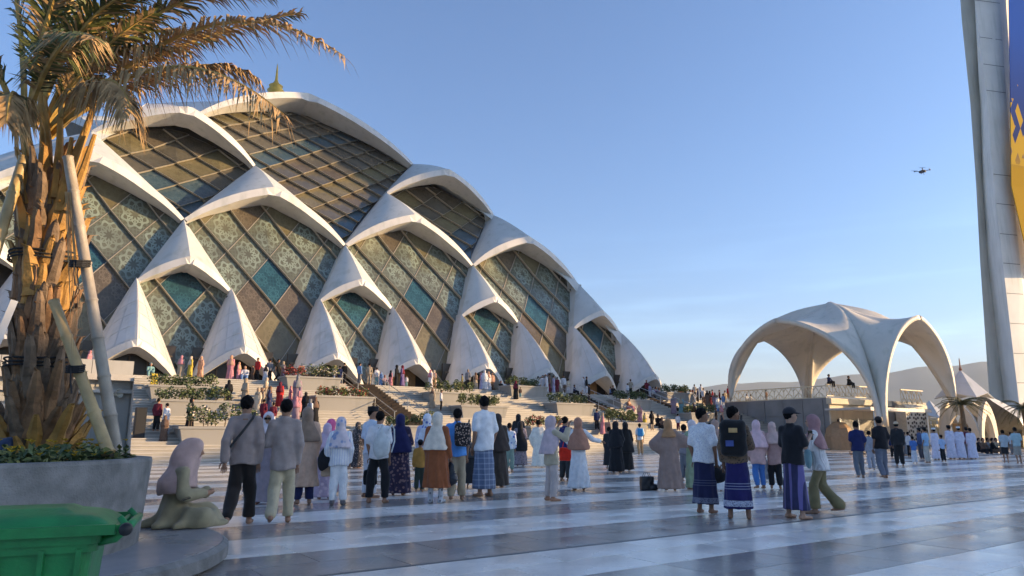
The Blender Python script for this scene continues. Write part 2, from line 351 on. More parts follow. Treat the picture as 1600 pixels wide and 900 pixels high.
def glazing(uc, side, arch, prof_, hw, hh, pick, lip=.2, diag=False, name='glazing'):
    """side: [(z, halfwidth)...] bottom to spring; arch: right half curve of 3D points spring->apex; prof_: [(z, w)]"""
    pz = [p[0] for p in prof_]; pw = [p[1] for p in prof_]
    wz = lambda z: float(np.interp(z, pz, pw))
    zz = np.linspace(pz[0], pz[-1] + 3, 300); ww = np.array([wz(z) for z in zz]); ll = np.concatenate([[0], np.cumsum(np.hypot(np.diff(zz), np.diff(ww)))])
    z2l = lambda z: float(np.interp(z, zz, ll)); l2z = lambda l: float(np.interp(l, ll, zz))
    half = [(h + .12, z) for z, h in side]
    top = [(max(.0, p.x - uc) + .1, p.z + .12) for p in arch]
    R_ = half + top; poly = [(h, z2l(z)) for h, z in R_] + [(-h, z2l(z)) for h, z in reversed(R_)]
    gl = empty(name); gl.parent = mosque
    lmax = max(p[1] for p in poly); lsp = z2l(side[-1][0])
    nj = int(lmax / hh) + 2
    for j in range(-1, nj + 1):
        for i in range(-9, 10):
            if (i + j - int(lsp / hh)) % 2: continue
            cx, cl = i * hw, lsp + (j - int(lsp / hh)) * hh
            dm = [(cx, cl - hh), (cx + hw, cl), (cx, cl + hh), (cx - hw, cl)]
            pg = clip(poly, dm)
            if len(pg) < 3: continue
            ar = abs(sum(pg[k - 1][0] * pg[k][1] - pg[k][0] * pg[k - 1][1] for k in range(len(pg)))) / 2
            if ar < .12: continue
            # drop near-duplicate corners
            q = [pg[0]]
            for p in pg[1:]:
                if math.hypot(p[0] - q[-1][0], p[1] - q[-1][1]) > .05: q.append(p)
            if len(q) > 3 and math.hypot(q[0][0] - q[-1][0], q[0][1] - q[-1][1]) < .05: q.pop()
            if len(q) < 3: continue
            if sum(q[k - 1][0] * q[k][1] - q[k][0] * q[k - 1][1] for k in range(len(q))) < 0: q = q[::-1]
            mx_, my_ = sum(p[0] for p in q) / len(q), sum(p[1] for p in q) / len(q)
            sz = math.sqrt(ar); fr = min(.3, .05 / sz * 1.4)
            def P3(p, d):
                z = l2z(p[1]); qd = ((p[0] - cx) / hw + (p[1] - cl) / hh) * .5; return (uc + p[0], wz(z) + (lip * 2 * qd if diag else -lip * (cl - p[1]) / hh) - d, z)
            n = len(q); ins = [(p[0] + (mx_ - p[0]) * fr, p[1] + (my_ - p[1]) * fr) for p in q]
            V = [P3(p, .07) for p in q] + [P3(p, .07) for p in ins] + [P3(p, 0.) for p in ins] + [P3(p, -.28) for p in q]
            F = []; fm = []
            F.append(tuple(2 * n + k for k in range(n))); fm.append(0)
            for k in range(n):
                k2 = (k + 1) % n
                F += [(k, k2, n + k2, n + k), (n + k, n + k2, 2 * n + k2, 2 * n + k), (3 * n + k, 3 * n + k2, k2, k)]; fm += [1, 1, 2]
            uvq = lambda p: ((p[0] - cx) / hw * .5 + (p[1] - cl) / hh * .5 + .5, -(p[0] - cx) / hw * .5 + (p[1] - cl) / hh * .5 + .5)
            uv = [uvq(p) for p in q] + [uvq(p) for p in ins] * 2 + [uvq(p) for p in q]
            g_ = pick(i, j - int(lsp / hh), cl / lmax)
            me = mesh('pane', V, F, [g_, M_frame, M_edge], False, fm, uv)
            obj('pane', me, gl)
    return gl
frontparts = []
def mark(o): frontparts.append(o)
# lowest tier: two hoods with an entrance under each bay
for k in range(-2, 3):
    for s in (-1, 1):
        uc = k * A_ + s * 3.59
        T = v3(k * A_ + s * 3.47, -3.56, 12.85 + .25); inner = v3(k * A_ + s * .37, -7.06, TZ); outer = v3(k * A_ + s * 6.81, -7.06, TZ)
        Lp, Rp = (outer, inner) if s < 0 else (inner, outer)
        yield_panels.clear()
        vis = k >= -1
        o, _ = hood(T, Lp, Rp, v3(uc, -8.8, 7.75), bulge=.045, band=.5, depth=2.2, rise=.15, lat=.08, panels=vis, name='entrance_hood')
        for pme in yield_panels: obj('cladding_panel', pme, o)
        mark(o)
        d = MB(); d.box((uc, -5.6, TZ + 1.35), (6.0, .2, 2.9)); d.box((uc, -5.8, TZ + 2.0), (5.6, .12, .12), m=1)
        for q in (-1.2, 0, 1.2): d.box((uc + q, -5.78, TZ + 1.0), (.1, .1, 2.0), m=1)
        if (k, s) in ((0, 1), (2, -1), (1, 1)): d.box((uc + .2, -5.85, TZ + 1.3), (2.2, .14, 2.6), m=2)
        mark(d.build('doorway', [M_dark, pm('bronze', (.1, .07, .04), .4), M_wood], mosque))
# second tier
for k in range(-2, 3):
    o, ar = hood(v3(k * A_, 0, 19.25), v3(k * A_ - 3.47, -3.56, 12.85), v3(k * A_ + 3.47, -3.56, 12.85), v3(k * A_, -4.5, 14.94 + .1), bulge=.02, band=.6, depth=2.2, rise=.1, mat=M_aged, name='small_arch_hood')
    mark(o)
    if k >= -1:
        pk = lambda i, j, f: (G_teal if (i == 0 and j == 0) else G_brown if j >= 1 else G_lace)
        glazing(k * A_, [(TZ - .3, .4), (12.85, 3.4)], ar[1], [(TZ - .3, -6.2), (12.85, -2.9), (16, -1.2)], 1.75, 2.5, pk, lip=.13, diag=True)
# third tier
ARC3 = {}
for k in (-2, -1, 0, 1):
    uc = (k + .5) * A_
    o, ar = hood(v3(uc, 6.98, 27.97), v3(uc - A_ / 2, 0, 19.25), v3(uc + A_ / 2, 0, 19.25), v3(uc, -.41, 23.35 + .1), bulge=.03, band=.75, depth=2.6, rise=.1, mat=M_aged, name='large_arch_hood')
    mark(o); ARC3[k] = ar
    def pk3(i, j, f):
        if i == 0 and j == -2: return G_teal
        if j >= 1: return G_olive if (i + j) % 4 else G_brown
        if j <= -4: return G_olive
        if j == -3 and abs(i) <= 1: return G_brown
        return G_lace
    glazing(uc, [(TZ - .3, .45), (9, 2.1), (12.85, 3.75), (16, 5.5), (19.25, 7.1)], ar[1], [(TZ - .3, -6.1), (12.85, -2.7), (19.25, .9), (22.6, 2.2), (25, 3.2)], 1.8, 2.75, pk3, lip=.14, diag=True)
# fourth tier: the two kites beside the middle
for s in (-1, 1):
    c = s * A_; inn, outn = s * A_ / 2, s * A_ * 1.5
    Lp, Rp = (v3(outn, 6.98, 27.97), v3(inn, 6.98, 27.97)) if s < 0 else (v3(inn, 6.98, 27.97), v3(outn, 6.98, 27.97))
    o, ar = hood(v3(s * 12.3, 10.75, 33.75), Lp, Rp, v3(s * 14.16, 5.13, 31.65), bulge=.05, band=.75, depth=2.6, rise=.12, mat=M_aged, name='upper_arch_hood')
    mark(o)
    pk4 = lambda i, j, f: (G_blue if j <= -3 and abs(i) <= 1 else G_brown if j >= 0 and (i + j // 2) % 2 else G_olive if (i - j) % 4 else G_smoke)
    glazing(c, [(19.0, .1), (22, 1.9), (25, 4.4), (27.97, 7.1)], ar[1], [(19.0, 1.1), (27.97, 8.1), (31, 9.4), (34, 11)], 1.95, 1.75, pk4, lip=.3)
# top tier: the great arch of the face
o, ar = hood(v3(0, CW, 45.6), v3(-12.3, 10.75, 33.75), v3(12.3, 10.75, 33.75), v3(0, 14.1, 40.9), bulge=.035, band=.9, depth=3.4, rise=.10, mat=M_shell, name='great_arch_roof')
mark(o)
pk5 = lambda i, j, f: (G_blue if (i * 7 + j * 3) % 5 == 0 else G_olive if (i + 2 * j) % 3 == 0 else G_smoke if j % 3 else G_brown)
glazing(0, [(19.0, .1), (22, 1.9), (25, 4.4), (27.97, 7.1), (31, 9.8), (33.75, 12.1)], ar[1], [(19.0, 1.1), (27.97, 8.1), (33.75, 12.3), (40, 17.6), (43, 20)], 1.8, 1.55, pk5, lip=.36)
# roof infill at the corner beside the upper hoods, and inner dark lining
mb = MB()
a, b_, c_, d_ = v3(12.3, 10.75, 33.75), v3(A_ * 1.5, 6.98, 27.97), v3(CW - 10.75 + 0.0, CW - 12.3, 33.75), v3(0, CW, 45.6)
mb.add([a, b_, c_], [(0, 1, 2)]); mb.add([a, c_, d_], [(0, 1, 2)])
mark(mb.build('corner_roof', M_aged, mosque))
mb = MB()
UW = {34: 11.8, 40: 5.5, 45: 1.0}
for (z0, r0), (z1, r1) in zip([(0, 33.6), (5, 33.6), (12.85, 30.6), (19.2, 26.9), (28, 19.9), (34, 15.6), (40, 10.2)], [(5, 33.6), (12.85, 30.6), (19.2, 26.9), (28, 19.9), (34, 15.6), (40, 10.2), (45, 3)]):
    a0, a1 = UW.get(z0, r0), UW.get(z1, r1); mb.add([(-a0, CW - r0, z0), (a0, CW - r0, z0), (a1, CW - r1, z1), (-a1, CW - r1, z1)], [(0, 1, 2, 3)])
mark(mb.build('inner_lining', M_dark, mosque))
# the other three faces of the square plan
for q in (1, 2, 3):
    Mx = Matrix.Translation((0, CW, 0)) @ Matrix.Rotation(q * math.pi / 2, 4, 'Z') @ Matrix.Translation((0, -CW, 0))
    for o in frontparts:
        c = o.copy(); COL.objects.link(c); c.parent = mosque; c.matrix_local = Mx
# node bosses and the golden finial
mb = MB(); mb.lathe([(.0, 0), (1.1, 0), (1.4, .4), (.95, .8), (1.3, 1.2), (.9, 1.6), (1.15, 2.0), (.8, 2.4), (.95, 2.7), (.4, 3.1), (.2, 3.6), (.1, 5.4), (0, 6.2)], 16, (0, CW, 45.3))
mb.build('finial', pm('gilding', (.7, .42, .06), .35, .15, 2, metal=.35), mosque, True)
# small floodlights clipped near the nodes
fl = MB(); fl.box((0, 0, 0), (.25, .3, .25)); fl.tube([(0, .1, 0), (0, .3, -.3)], .04, 6); flm = mesh('floodlight', fl.V, fl.F, M_dark)
for k in range(-1, 3):
    for s in (-1, 1): obj('floodlight', flm, mosque, (k * A_ + s * 3.2, -3.9, 12.2))
    obj('floodlight', flm, mosque, (k * A_ + .2, -.5, 18.6))
# ================================================================== TERRACE AND STAIRS
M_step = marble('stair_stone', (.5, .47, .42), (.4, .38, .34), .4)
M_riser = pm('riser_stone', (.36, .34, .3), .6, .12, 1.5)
UL, UR = -18.4, 36.0
NSTEP = 30; RZ = TZ / NSTEP; TD = 14.0 / NSTEP
terr = MB(); terr.box((0, 8.4, TZ / 2 - .1), (130, 41.8, TZ - .2), m=1)
ter = empty('terrace', BO, BYAW); tag(ter, kind='structure')
b = MB(); b.box((8, -2.5 + 24, TZ / 2 - .05), (55.5 + 70, 68, TZ - .1)); 
b.build('terrace_mass', M_conc, ter)
for i in range(40):                      # paving strips along the lip
    s_ = MB(); s_.box((UL + .7 + i * 1.4, -11.9, TZ - .02), (1.394, 1.3, .1)); s_.build('paving_slab', M_step, ter)
st = MB()
for i in range(NSTEP):
    z1 = TZ - .03 - i * RZ; w0 = -12.5 - i * TD
    ul = UL - 1.5 * i / NSTEP
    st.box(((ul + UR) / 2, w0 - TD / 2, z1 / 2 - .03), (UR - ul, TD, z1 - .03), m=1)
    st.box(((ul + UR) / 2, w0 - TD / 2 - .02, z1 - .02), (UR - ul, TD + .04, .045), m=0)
tag(st.build('stairs', [M_step, M_riser], None, loc=BO, rz=BYAW), kind='structure')
def stair_z(w): return min(TZ, max(0, math.ceil((26.5 + w) / TD) * RZ)) if w < -12.5 else TZ
# steeper dark brown flights with steel handrails
M_brown_step = pm('dark_brown_step', (.028, .02, .015), .95, .3, 6)
M_steel = pm('brushed_steel', (.5, .5, .5), .3, .05, 8, metal=.9)
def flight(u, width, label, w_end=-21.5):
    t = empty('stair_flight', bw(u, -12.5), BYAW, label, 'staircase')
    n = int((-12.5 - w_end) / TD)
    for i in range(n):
        c = MB(); c.box((0, -TD * (i + .5), TZ - i * RZ + .005 - RZ * .5), (width, TD + .13, RZ + .04)); c.build('step', M_brown_step, t)
    for sx in (-1, 1):
        x = sx * (width / 2 + .12)
        r = MB(); e0, e1 = (x, .3, TZ + .95), (x, -TD * n, TZ - n * RZ + .95)
        r.tube([(x, .9, TZ + .95), e0, e1, (x, -TD * n - .3, TZ - n * RZ + .95)], .028, 6)
        r.tube([(x, .3, TZ + .5), (x, -TD * n, TZ - n * RZ + .5)], .018, 6)
        h = r.build('handrail', M_steel, t)
        for q in range(4):
            f = q / 3; p = MB(); wq = .3 + (-TD * n - .3) * f; zq = TZ - n * RZ * f
            p.tube([(x, wq, zq - .1), (x, wq, zq + .95)], .025, 6); p.build('post', M_steel, h)
flight(-3.2, 2.2, 'dark brown stair flight with steel handrails near the middle of the steps')
flight(17.6, 1.5, 'dark brown stair flight with steel handrails right of the middle planters', -19.5)
flight(27.3, 1.3, 'dark brown stair flight with steel handrails at the right end of the steps', -20.5)

# concrete planters on the steps, each with its shrub
M_leaf = [pm('leaf_dark', (.06, .095, .03), .6, .4, 9), pm('leaf_light', (.14, .16, .045), .6, .4, 9)]
M_bract = pm('bract_red', (.42, .07, .05), .6, .35, 9); M_flower = pm('bract_white', (.6, .52, .45), .7, .2, 9)
M_stem = pm('stem', (.13, .09, .06), .9, .2, 8)
def leaf_cloud(mb, c, rad, n, rr, mats, size=.085):
    for _ in range(n):
        while True:
            p = Vector((rr.uniform(-1, 1), rr.uniform(-1, 1), rr.uniform(-1, 1)))
            if .25 < p.length < 1: break
        p = Vector((c[0] + p.x * rad[0], c[1] + p.y * rad[1], c[2] + p.z * rad[2]))
        a = Vector((rr.gauss(0, 1), rr.gauss(0, 1), rr.gauss(0, .6))).normalized(); b_ = a.cross(Vector((rr.gauss(0, 1), rr.gauss(0, 1), rr.gauss(0, 1)))).normalized()
        s_ = size * rr.uniform(.6, 1.3)
        mb.add([p - a * s_, p + b_ * s_ * .5, p + a * s_, p - b_ * s_ * .5], [(0, 1, 2, 3)], rr.choice(mats))
PLN = [('top planter beside the loudspeaker wall', -16.2, -17.0, 'g'), ('second planter on the far left steps', -16.1, -19.6, 'g'), ('lowest planter on the left steps', -15.6, -23.8, 'w'),
       ('top planter with red bougainvillea before the second hood pair', -7.4, -13.8, 'r'), ('orange-flowered planter left of the dark flight', -6.7, -18.0, 'o'),
       ('yellow-green planter right of the middle flight', 2.6, -16.2, 'y'), ('small-treed planter below the middle doors', 3.3, -19.2, 'y'), ('lowest planter behind the brown-coated woman', -4.0, -23.4, 'g'),
       ('top planter by the fifth entrance', 11.4, -13.5, 'g'), ('planter left of the right-hand flight', 12.8, -17.9, 'g'), ('lowest planter with sparse bush at centre', 6.3, -23.3, 'o'),
       ('planter right of the right-hand flight', 21.2, -16.3, 'g'), ('round-bushed low planter near the black robed pair', 14.4, -22.3, 'y'), ('top planter at the far right of the terrace', 30.3, -13.3, 'g'), ('planter low on the far right steps', 26.6, -19.5, 'g')]
pmb = MB(); M_plb = concrete('planter_box', (.3, .29, .265), .8); pmb.box((0, 0, .0), (3.2, 1.35, 1.5), top=(1.22, 1.25)); plm = mesh('planter_body', pmb.V, pmb.F, M_plb)
rmb = MB()
for s_ in (-1, 1): rmb.box((0, s_ * .83, .8), (4.08, .16, .12)); rmb.box((s_ * 1.96, 0, .8), (.16, 1.5, .12))
rmm = mesh('rim', rmb.V, rmb.F, M_plb)
sob = MB(); sob.box((0, 0, .72), (3.76, 1.5, .04)); som = mesh('soil', sob.V, sob.F, M_earth)
for i, (lab, u, w, kd) in enumerate(PLN):
    zr = float(np.interp(-w, [12.5, 26.5], [TZ, 0])) + .75
    p = empty('planter', bw(u, w, zr - .86), BYAW, 'concrete box ' + lab, 'planter', 'concrete planters on the stairs')
    obj('planter_body', plm, p); obj('rim', rmm, p); obj('soil', som, p)
    rr = random.Random(50 + i); root = empty('shrub', bw(u, w, zr - .1), BYAW, {'g': 'leafy green', 'w': 'green white-flecked', 'r': 'red-flowered', 'o': 'orange-flowered', 'y': 'yellow-green'}[kd] + ' shrub growing in the ' + lab, 'shrub', 'shrubs in the stair planters')
    stems, fol = MB(), MB(); hgt = {'g': .8, 'w': 1.2, 'r': 1.0, 'o': .7, 'y': 1.0}[kd]
    for q in range(9):
        x = -1.6 + q * .4 + rr.uniform(-.15, .15); y = rr.uniform(-.3, .3); h = hgt * rr.uniform(.65, 1.1)
        stems.tube([(x, y, -.1), (x + rr.uniform(-.1, .1), y, h * .45), (x + rr.uniform(-.3, .3), y + rr.uniform(-.2, .2), h * .9)], [.03, .022, .008], 5)
        mats = {'g': [0, 0, 1], 'w': [0, 0, 0, 1, 3], 'r': ([2, 2, 0] if q < 3 else [0, 1, 1, 3]), 'o': [2, 0, 1, 1], 'y': [1, 1, 0]}[kd]
        for z_, k_ in ((.55, 1.), (.85, .8)):
            leaf_cloud(fol, (x + rr.uniform(-.12, .12), y, h * z_), (.38 * k_, .36 * k_, .26), 75, rr, mats, .085)
    stems.build('stems', M_stem, root); fol.build('foliage', M_leaf + [M_bract, M_flower], root)

# ------------------------------------------------------------------ retaining block with kiosk at the left end of the stairs
blk = empty('retaining_block', bw(-18.5, -12.6), BYAW, 'concrete retaining block with parapet and shuttered kiosk left of the stairs', 'building')
mb = MB(); mb.box((-.95, .6, 2.3), (1.9, 1.2, 4.6)); mb.box((-17, .6, 3.9), (30, 1.2, 1.4)); mb.box((-21, .6, 1.6), (22, 1.2, 3.2)); mb.build('wall', M_conc, blk)
mb = MB(); mb.box((-16.2, .3, 4.78), (33.4, 2.0, .36)); mb.box((-16.2, .1, 3.95), (33, .9, .22)); mb.build('ledge', M_step, blk)
for i in range(14): mb = MB(); mb.box((-1.1 - i * 2.3, .1, 5.42), (2.27, .35, .9)); mb.build('parapet_panel', M_conc, blk)
for i in range(13): mb = MB(); mb.box((-6, .75 - .03 * (i % 2), .3 + i * .24), (8.2, .1, .21)); mb.build('shutter_slat', pm('shutter_brown', (.12, .09, .06), .6), blk)
hl = empty('horn_loudspeaker', bw(-19.4, -12.75, 3.75), BYAW, 'cream horn loudspeaker fixed high on the retaining wall', 'loudspeaker')
mb = MB(); mb.lathe([(.04, 0), (.1, .1), (.28, .42), (.3, .44), (.26, .42), (.06, .12)], 14); o = mb.build('horn', pm('horn_cream', (.7, .64, .5), .5), hl, True); o.rotation_euler = (R(80), 0, R(40))
mb = MB(); mb.tube([(0, 0, 0), (0, .18, 0)], .03, 6); mb.build('bracket', M_dark, hl)
spk = empty('speaker_panel', bw(-18.45, -22.1, TZ - math.floor((22.1 - 12.5) / TD) * RZ), BYAW, 'tall black loudspeaker column standing on the left steps', 'loudspeaker')
mb = MB(); mb.box((0, 0, .75), (.5, .4, 1.5)); mb.build('cabinet', pm('black_plastic', (.012, .012, .013), .5), spk); mb = MB(); mb.box((0, -.205, .75), (.43, .02, 1.38)); mb.build('grille', pm('black_mesh', (.02, .02, .02), .8, .4, 60), spk)
wf = empty('wet_floor_sign', bw(-17.6, -15.4, stair_z(-15.4)), BYAW, 'yellow folding caution board on the upper left steps', 'sign')
for s_ in (-1, 1):
    mb = MB(); mb.add([(-.22, s_ * .2, 0), (.22, s_ * .2, 0), (.16, 0, .95), (-.16, 0, .95), (-.22, s_ * .2 + .02, 0), (.22, s_ * .2 + .02, 0), (.16, .02, .95), (-.16, .02, .95)], [(0, 1, 2, 3), (7, 6, 5, 4), (0, 4, 5, 1), (1, 5, 6, 2), (2, 6, 7, 3), (3, 7, 4, 0)]); mb.build('panel', pm('caution_yellow', (.7, .5, .03), .5), wf)

# ------------------------------------------------------------------ unseen block added right of the square, heights stepped to throw the evening shade
shade_blk = empty('shade_block', (92, 0, 0), 0, 'long unseen stone block added along the right to shade the square', 'building')
for y0, y1, h in ((-90, 24, 18.5), (24, 34, 16.2), (34, 46, 18.3), (46, 56, 14.0)):
    mb = MB(); mb.box((-6, (y0 + y1) / 2, h / 2), (18, y1 - y0, h)); mb.box((-6, (y0 + y1) / 2, h - .4), (18.8, y1 - y0 - .3, .5)); mb.build('wall', M_conc, shade_blk)

# ================================================================== CANOPY PAVILION
M_can = concrete('canopy_concrete', (.66, .6, .5), .6)
pav = empty('canopy_pavilion', (0, 0, 0), 0, 'four-legged white vaulted canopy with pointed arches on the raised deck', 'pavilion')
Lg = v3(21.7, 72, 4.6); SD = 15.5; SE = 13.5; Nn = -EY
legs = [Lg, Lg + Nn * SD, Lg + Nn * SD + EX * SE, Lg + EX * SE]       # left, front, right, back
legs[1] = Vector((legs[1].x, legs[1].y, 2.0)); legs[2] = Vector((legs[2].x, legs[2].y, 3.4))
ctr = (Lg + Nn * SD / 2 + EX * SE / 2); crown = Vector((ctr.x, ctr.y, 13.9))
for i in range(4):
    Lf, Rf = legs[i], legs[(i + 1) % 4]
    outd = [-EX, Nn, EX, -EX * 0 + EY][i]
    mid = (Lf + Rf) / 2; P = Vector((mid.x, mid.y, 0)) + outd * (2.4 if i in (0, 2) else .7); P.z = 11.4
    mb = MB(); NS, NT = 16, 18
    for sgn, Fo in ((-1, Lf), (1, Rf)):
        along = (Rf - Lf).normalized(); along.z = 0; F0 = Fo + along * (.45 * -sgn) + outd * .15
        c1 = F0 + Vector((0, 0, (P.z - F0.z) * .62)) + (P - F0) * .0; c2 = P + (F0 - P) * .42; c2.z = P.z - .35
        cz = lambda t: F0 * ((1 - t) ** 3) + c1 * (3 * t * (1 - t) ** 2) + c2 * (3 * t * t * (1 - t)) + P * t ** 3
        V = []
        for a in range(NS + 1):
            s_ = a / NS
            for q in range(NT + 1):
                t = q / NT; A = cz(t); p = crown + (A - crown) * s_
                p.z += (4.3 * max(0, 1 - t / .75) ** 1.3 - 1.1 * t) * 4 * s_ * (1 - s_) * (.5 + .5 * s_)
                V.append(p)
        F = [(a * (NT + 1) + q, a * (NT + 1) + q + 1, (a + 1) * (NT + 1) + q + 1, (a + 1) * (NT + 1) + q) for a in range(NS) for q in range(NT)]
        mb.add(V, [f[::-1] for f in F] if sgn > 0 else F)
    o = mb.build('vault', M_can, pav, True)
    md = o.modifiers.new('thick', 'SOLIDIFY'); md.thickness = .42; md.offset = -1
# deck and shop beneath
deck = empty('deck_building', bw(36, -26.4), BYAW, 'grey stone deck building with shop and flat awning below the canopy', 'building')
M_gst = pm('grey_stone', (.2, .2, .2), .6, .15, .8); M_cream = concrete('cream_render', (.55, .48, .36), .7)
mb = MB(); mb.box((9, 13.5, 2.3), (18, 27, 4.6)); mb.build('wall', M_gst, deck)
for i in range(6):
    for j in range(3): mb = MB(); mb.box((-.05, 1.5 + i * 2.05, .85 + j * 1.45), (.1, 2.0, 1.4)); mb.build('stone_panel', M_gst, deck)
mb = MB(); mb.box((5.0, -.06, 2.4), (10, .12, 4.4)); mb.box((5, -.2, 4.3), (10.4, .5, .5)); mb.build('front_wall', M_cream, deck)
mb = MB(); mb.box((4.8, -2.0, 3.55), (10.5, 4.2, .16)); mb.box((4.8, -4.1, 3.5), (10.6, .1, .3)); mb.build('awning', pm('awning_grey', (.45, .44, .42), .5), deck)
mb = MB(); mb.box((4.2, -.16, 1.35), (6.4, .1, 2.7)); mb.build('shop_opening', M_dark, deck)
for q in (1.2, 4.2, 7.3): mb = MB(); mb.box((q, -.25, 1.4), (.12, .12, 2.8)); mb.build('mullion', M_steel, deck)
mb = MB(); mb.lathe([(1.25, 0), (1.25, 1.2), (1.05, 1.9), (.6, 2.35), (.0, 2.5)], 10, (.6, -.4, 0)); mb.build('arched_booth', pm('terracotta', (.35, .22, .12), .7), deck)
for q in (.4, 9.6): mb = MB(); mb.tube([(q, -3.9, 0), (q, -3.9, 3.5)], .09, 8); mb.build('awning_post', M_steel, deck)
# perforated screen block
scr = empty('perforated_block', bw(47.4, -27.6), BYAW, 'white block wall pierced with small square holes beside the shop', 'wall')
mb = MB(); mb.box((2.2, .6, 2.1), (4.4, 1, 4.2)); mb.build('wall', pm('white_render', (.68, .64, .56), .7), scr)
hb = MB(); hb.box((0, 0, 0), (.16, .1, .22)); hm = mesh('hole', hb.V, hb.F, M_dark)
for i in range(11):
    for j in range(9):
        if (i * 3 + j * 5) % 4 != 0: obj('hole', hm, scr, (.25 + i * .39, .09, .4 + j * .41 + (.1 if i % 2 else 0)))
# lattice railing round the deck
def railing(name, p0, p1, h, label, step=1.05, mat=None):
    t = empty(name, p0, math.atan2(p1.y - p0.y, p1.x - p0.x), label, 'railing'); L_ = (Vector((p1.x, p1.y, 0)) - Vector((p0.x, p0.y, 0))).length
    mat = mat or pm('lattice_cream', (.66, .58, .42), .6); n = int(L_ / step)
    mb = MB(); mb.box((L_ / 2, 0, h), (L_, .12, .09)); mb.build('top_rail', mat, t); mb = MB(); mb.box((L_ / 2, 0, .06), (L_, .1, .08)); mb.build('bottom_rail', mat, t)
    lb = MB()
    for a, b_ in (((0, .1), (.5, .55)), ((1, .1), (.5, .55)), ((.5, .55), (.18, .96)), ((.5, .55), (.82, .96)), ((.5, .1), (.5, .55)), ((0, .1), (0, .96)), ((.22, .1), (.22, .4)), ((.78, .1), (.78, .4)), ((0, .7), (.25, .96)), ((1, .7), (.75, .96))):
        lb.tube([(a[0] * step, 0, a[1] * h), (b_[0] * step, 0, b_[1] * h)], .035, 4)
    lm_ = mesh('lattice_panel', lb.V, lb.F, mat)
    for i in range(n): obj('lattice_panel', lm_, t, (i * step, 0, 0))
    return t
railing('lattice_railing', bw(36.2, -15.5, 4.6), bw(36.2, -26.2, 4.6), 1.1, 'cream lattice railing on the shaded side of the deck')
railing('lattice_railing', bw(36.2, -26.2, 4.75), bw(46.2, -26.2, 4.75), 1.1, 'cream lattice railing along the sunlit deck front above the awning')
railing('lattice_railing', bw(47.4, -27.2, 4.2), bw(51.8, -27.2, 4.2), 1.5, 'tall lattice railing on top of the pierced white block')
railing('lattice_railing', bw(51.3, -27, 0.2), bw(56.4, -27, .2), 2.6, 'golden lattice fence between the pierced block and the tent-roofed gate', 1.3, pm('lattice_gold', (.6, .45, .16), .5))
b = MB(); b.box((54.5, -25.4, 1.2), (7, 2, 2.4)); tag(b.build('low_store', M_cream, None, loc=BO, rz=BYAW), 'low cream store wall behind the golden lattice fence', 'wall')

# ================================================================== SMALL TENT-ROOFED GATE PAVILION
M_tent = concrete('tent_panels', (.58, .58, .57), .5)
def tent(loc, rz, sc, dims, label, spire=True, arches=True):
    t = empty('gate_pavilion', loc, rz, label, 'pavilion')
    e_, hz, top = dims
    for i in range(4):
        c, s_ = math.cos(i * math.pi / 2), math.sin(i * math.pi / 2); rot = lambda p: Vector((p[0] * c - p[1] * s_, p[0] * s_ + p[1] * c, p[2]))
        m_ = MB(); ap = (0, 0, top); L_, R_, P_ = (-e_, -e_, hz), (e_, -e_, hz), (0, -e_ * 1.12, hz + .55 * sc)
        m_.add([rot(ap), rot(L_), rot(P_), rot(R_)], [(0, 1, 2), (0, 2, 3)]); o = m_.build('roof_panel', M_tent, t); md = o.modifiers.new('thick', 'SOLIDIFY'); md.thickness = .12
        if arches:
            a_ = MB(); n = 12; pts = []
            for sg in (-1, 1):
                F0 = Vector((sg * e_ * .95, -e_ * .95, 0)); P1 = Vector((0, -e_ * 1.0, hz * .93)); c1 = Vector((sg * e_ * .95, -e_ * 1.05, hz * .72))
                ou = [bez(F0, c1, P1, k / n) for k in range(n + 1)]
                F2 = Vector((sg * e_ * .66, -e_ * .95, 0)); P2 = Vector((0, -e_ * .98, hz * .68)); c2 = Vector((sg * e_ * .62, -e_ * .98, hz * .5))
                inn = [bez(F2, c2, P2, k / n) for k in range(n + 1)]
                dp = Vector((0, .5 * sc, 0)); V = ou + inn + [p + dp for p in ou] + [p + dp for p in inn]; k1 = n + 1; F = []
                for k in range(n):
                    F += [(k, k + 1, k1 + k + 1, k1 + k), (k1 + k, k1 + k + 1, 3 * k1 + k + 1, 3 * k1 + k), (k, 2 * k1 + k, 2 * k1 + k + 1, k + 1), (2 * k1 + k, 3 * k1 + k, 3 * k1 + k + 1, 2 * k1 + k + 1)]
                a_.add([rot(p) for p in V], F)
            a_.build('arch', M_can, t)
    if spire: m_ = MB(); m_.lathe([(.12, 0), (.16, .15), (.07, .4), (.05, 1.1), (0, 1.3)], 8, (0, 0, top - .1)); m_.build('spire', pm('spire_copper', (.25, .12, .08), .5), t)
    if arches:
        m_ = MB(); m_.box((0, .8 * sc, 1.5 * sc), (e_ * 1.3, .3, 3 * sc)); m_.box((.4, .5 * sc, 1.0 * sc), (1.2 * sc, .3, 2 * sc), m=1); m_.build('inner_wall', [pm('ochre_wall', (.3, .2, .1), .7, .3, 2), M_wood], t)
    return t
pg = at(1510, 650, 70.); tent((pg.x, pg.y, 0), BYAW, .8, (1.9, 4.8, 7.6), 'small white gate pavilion with pointed tent roof, spire and arches')
p2_ = at(1455, 650, 105.); tent((p2_.x, p2_.y, 0), BYAW + .1, .8, (1.7, 3.7, 6.3), 'farther plain tent roof left of the spired gate pavilion', False, False)
sl = empty('tent_roof_base', (p2_.x, p2_.y, 0), BYAW, 'cream drum wall under the farther tent roof', 'wall'); m_ = MB(); m_.box((0, 0, 1.85), (3.2, 3.2, 3.7)); m_.build('wall', M_cream, sl)
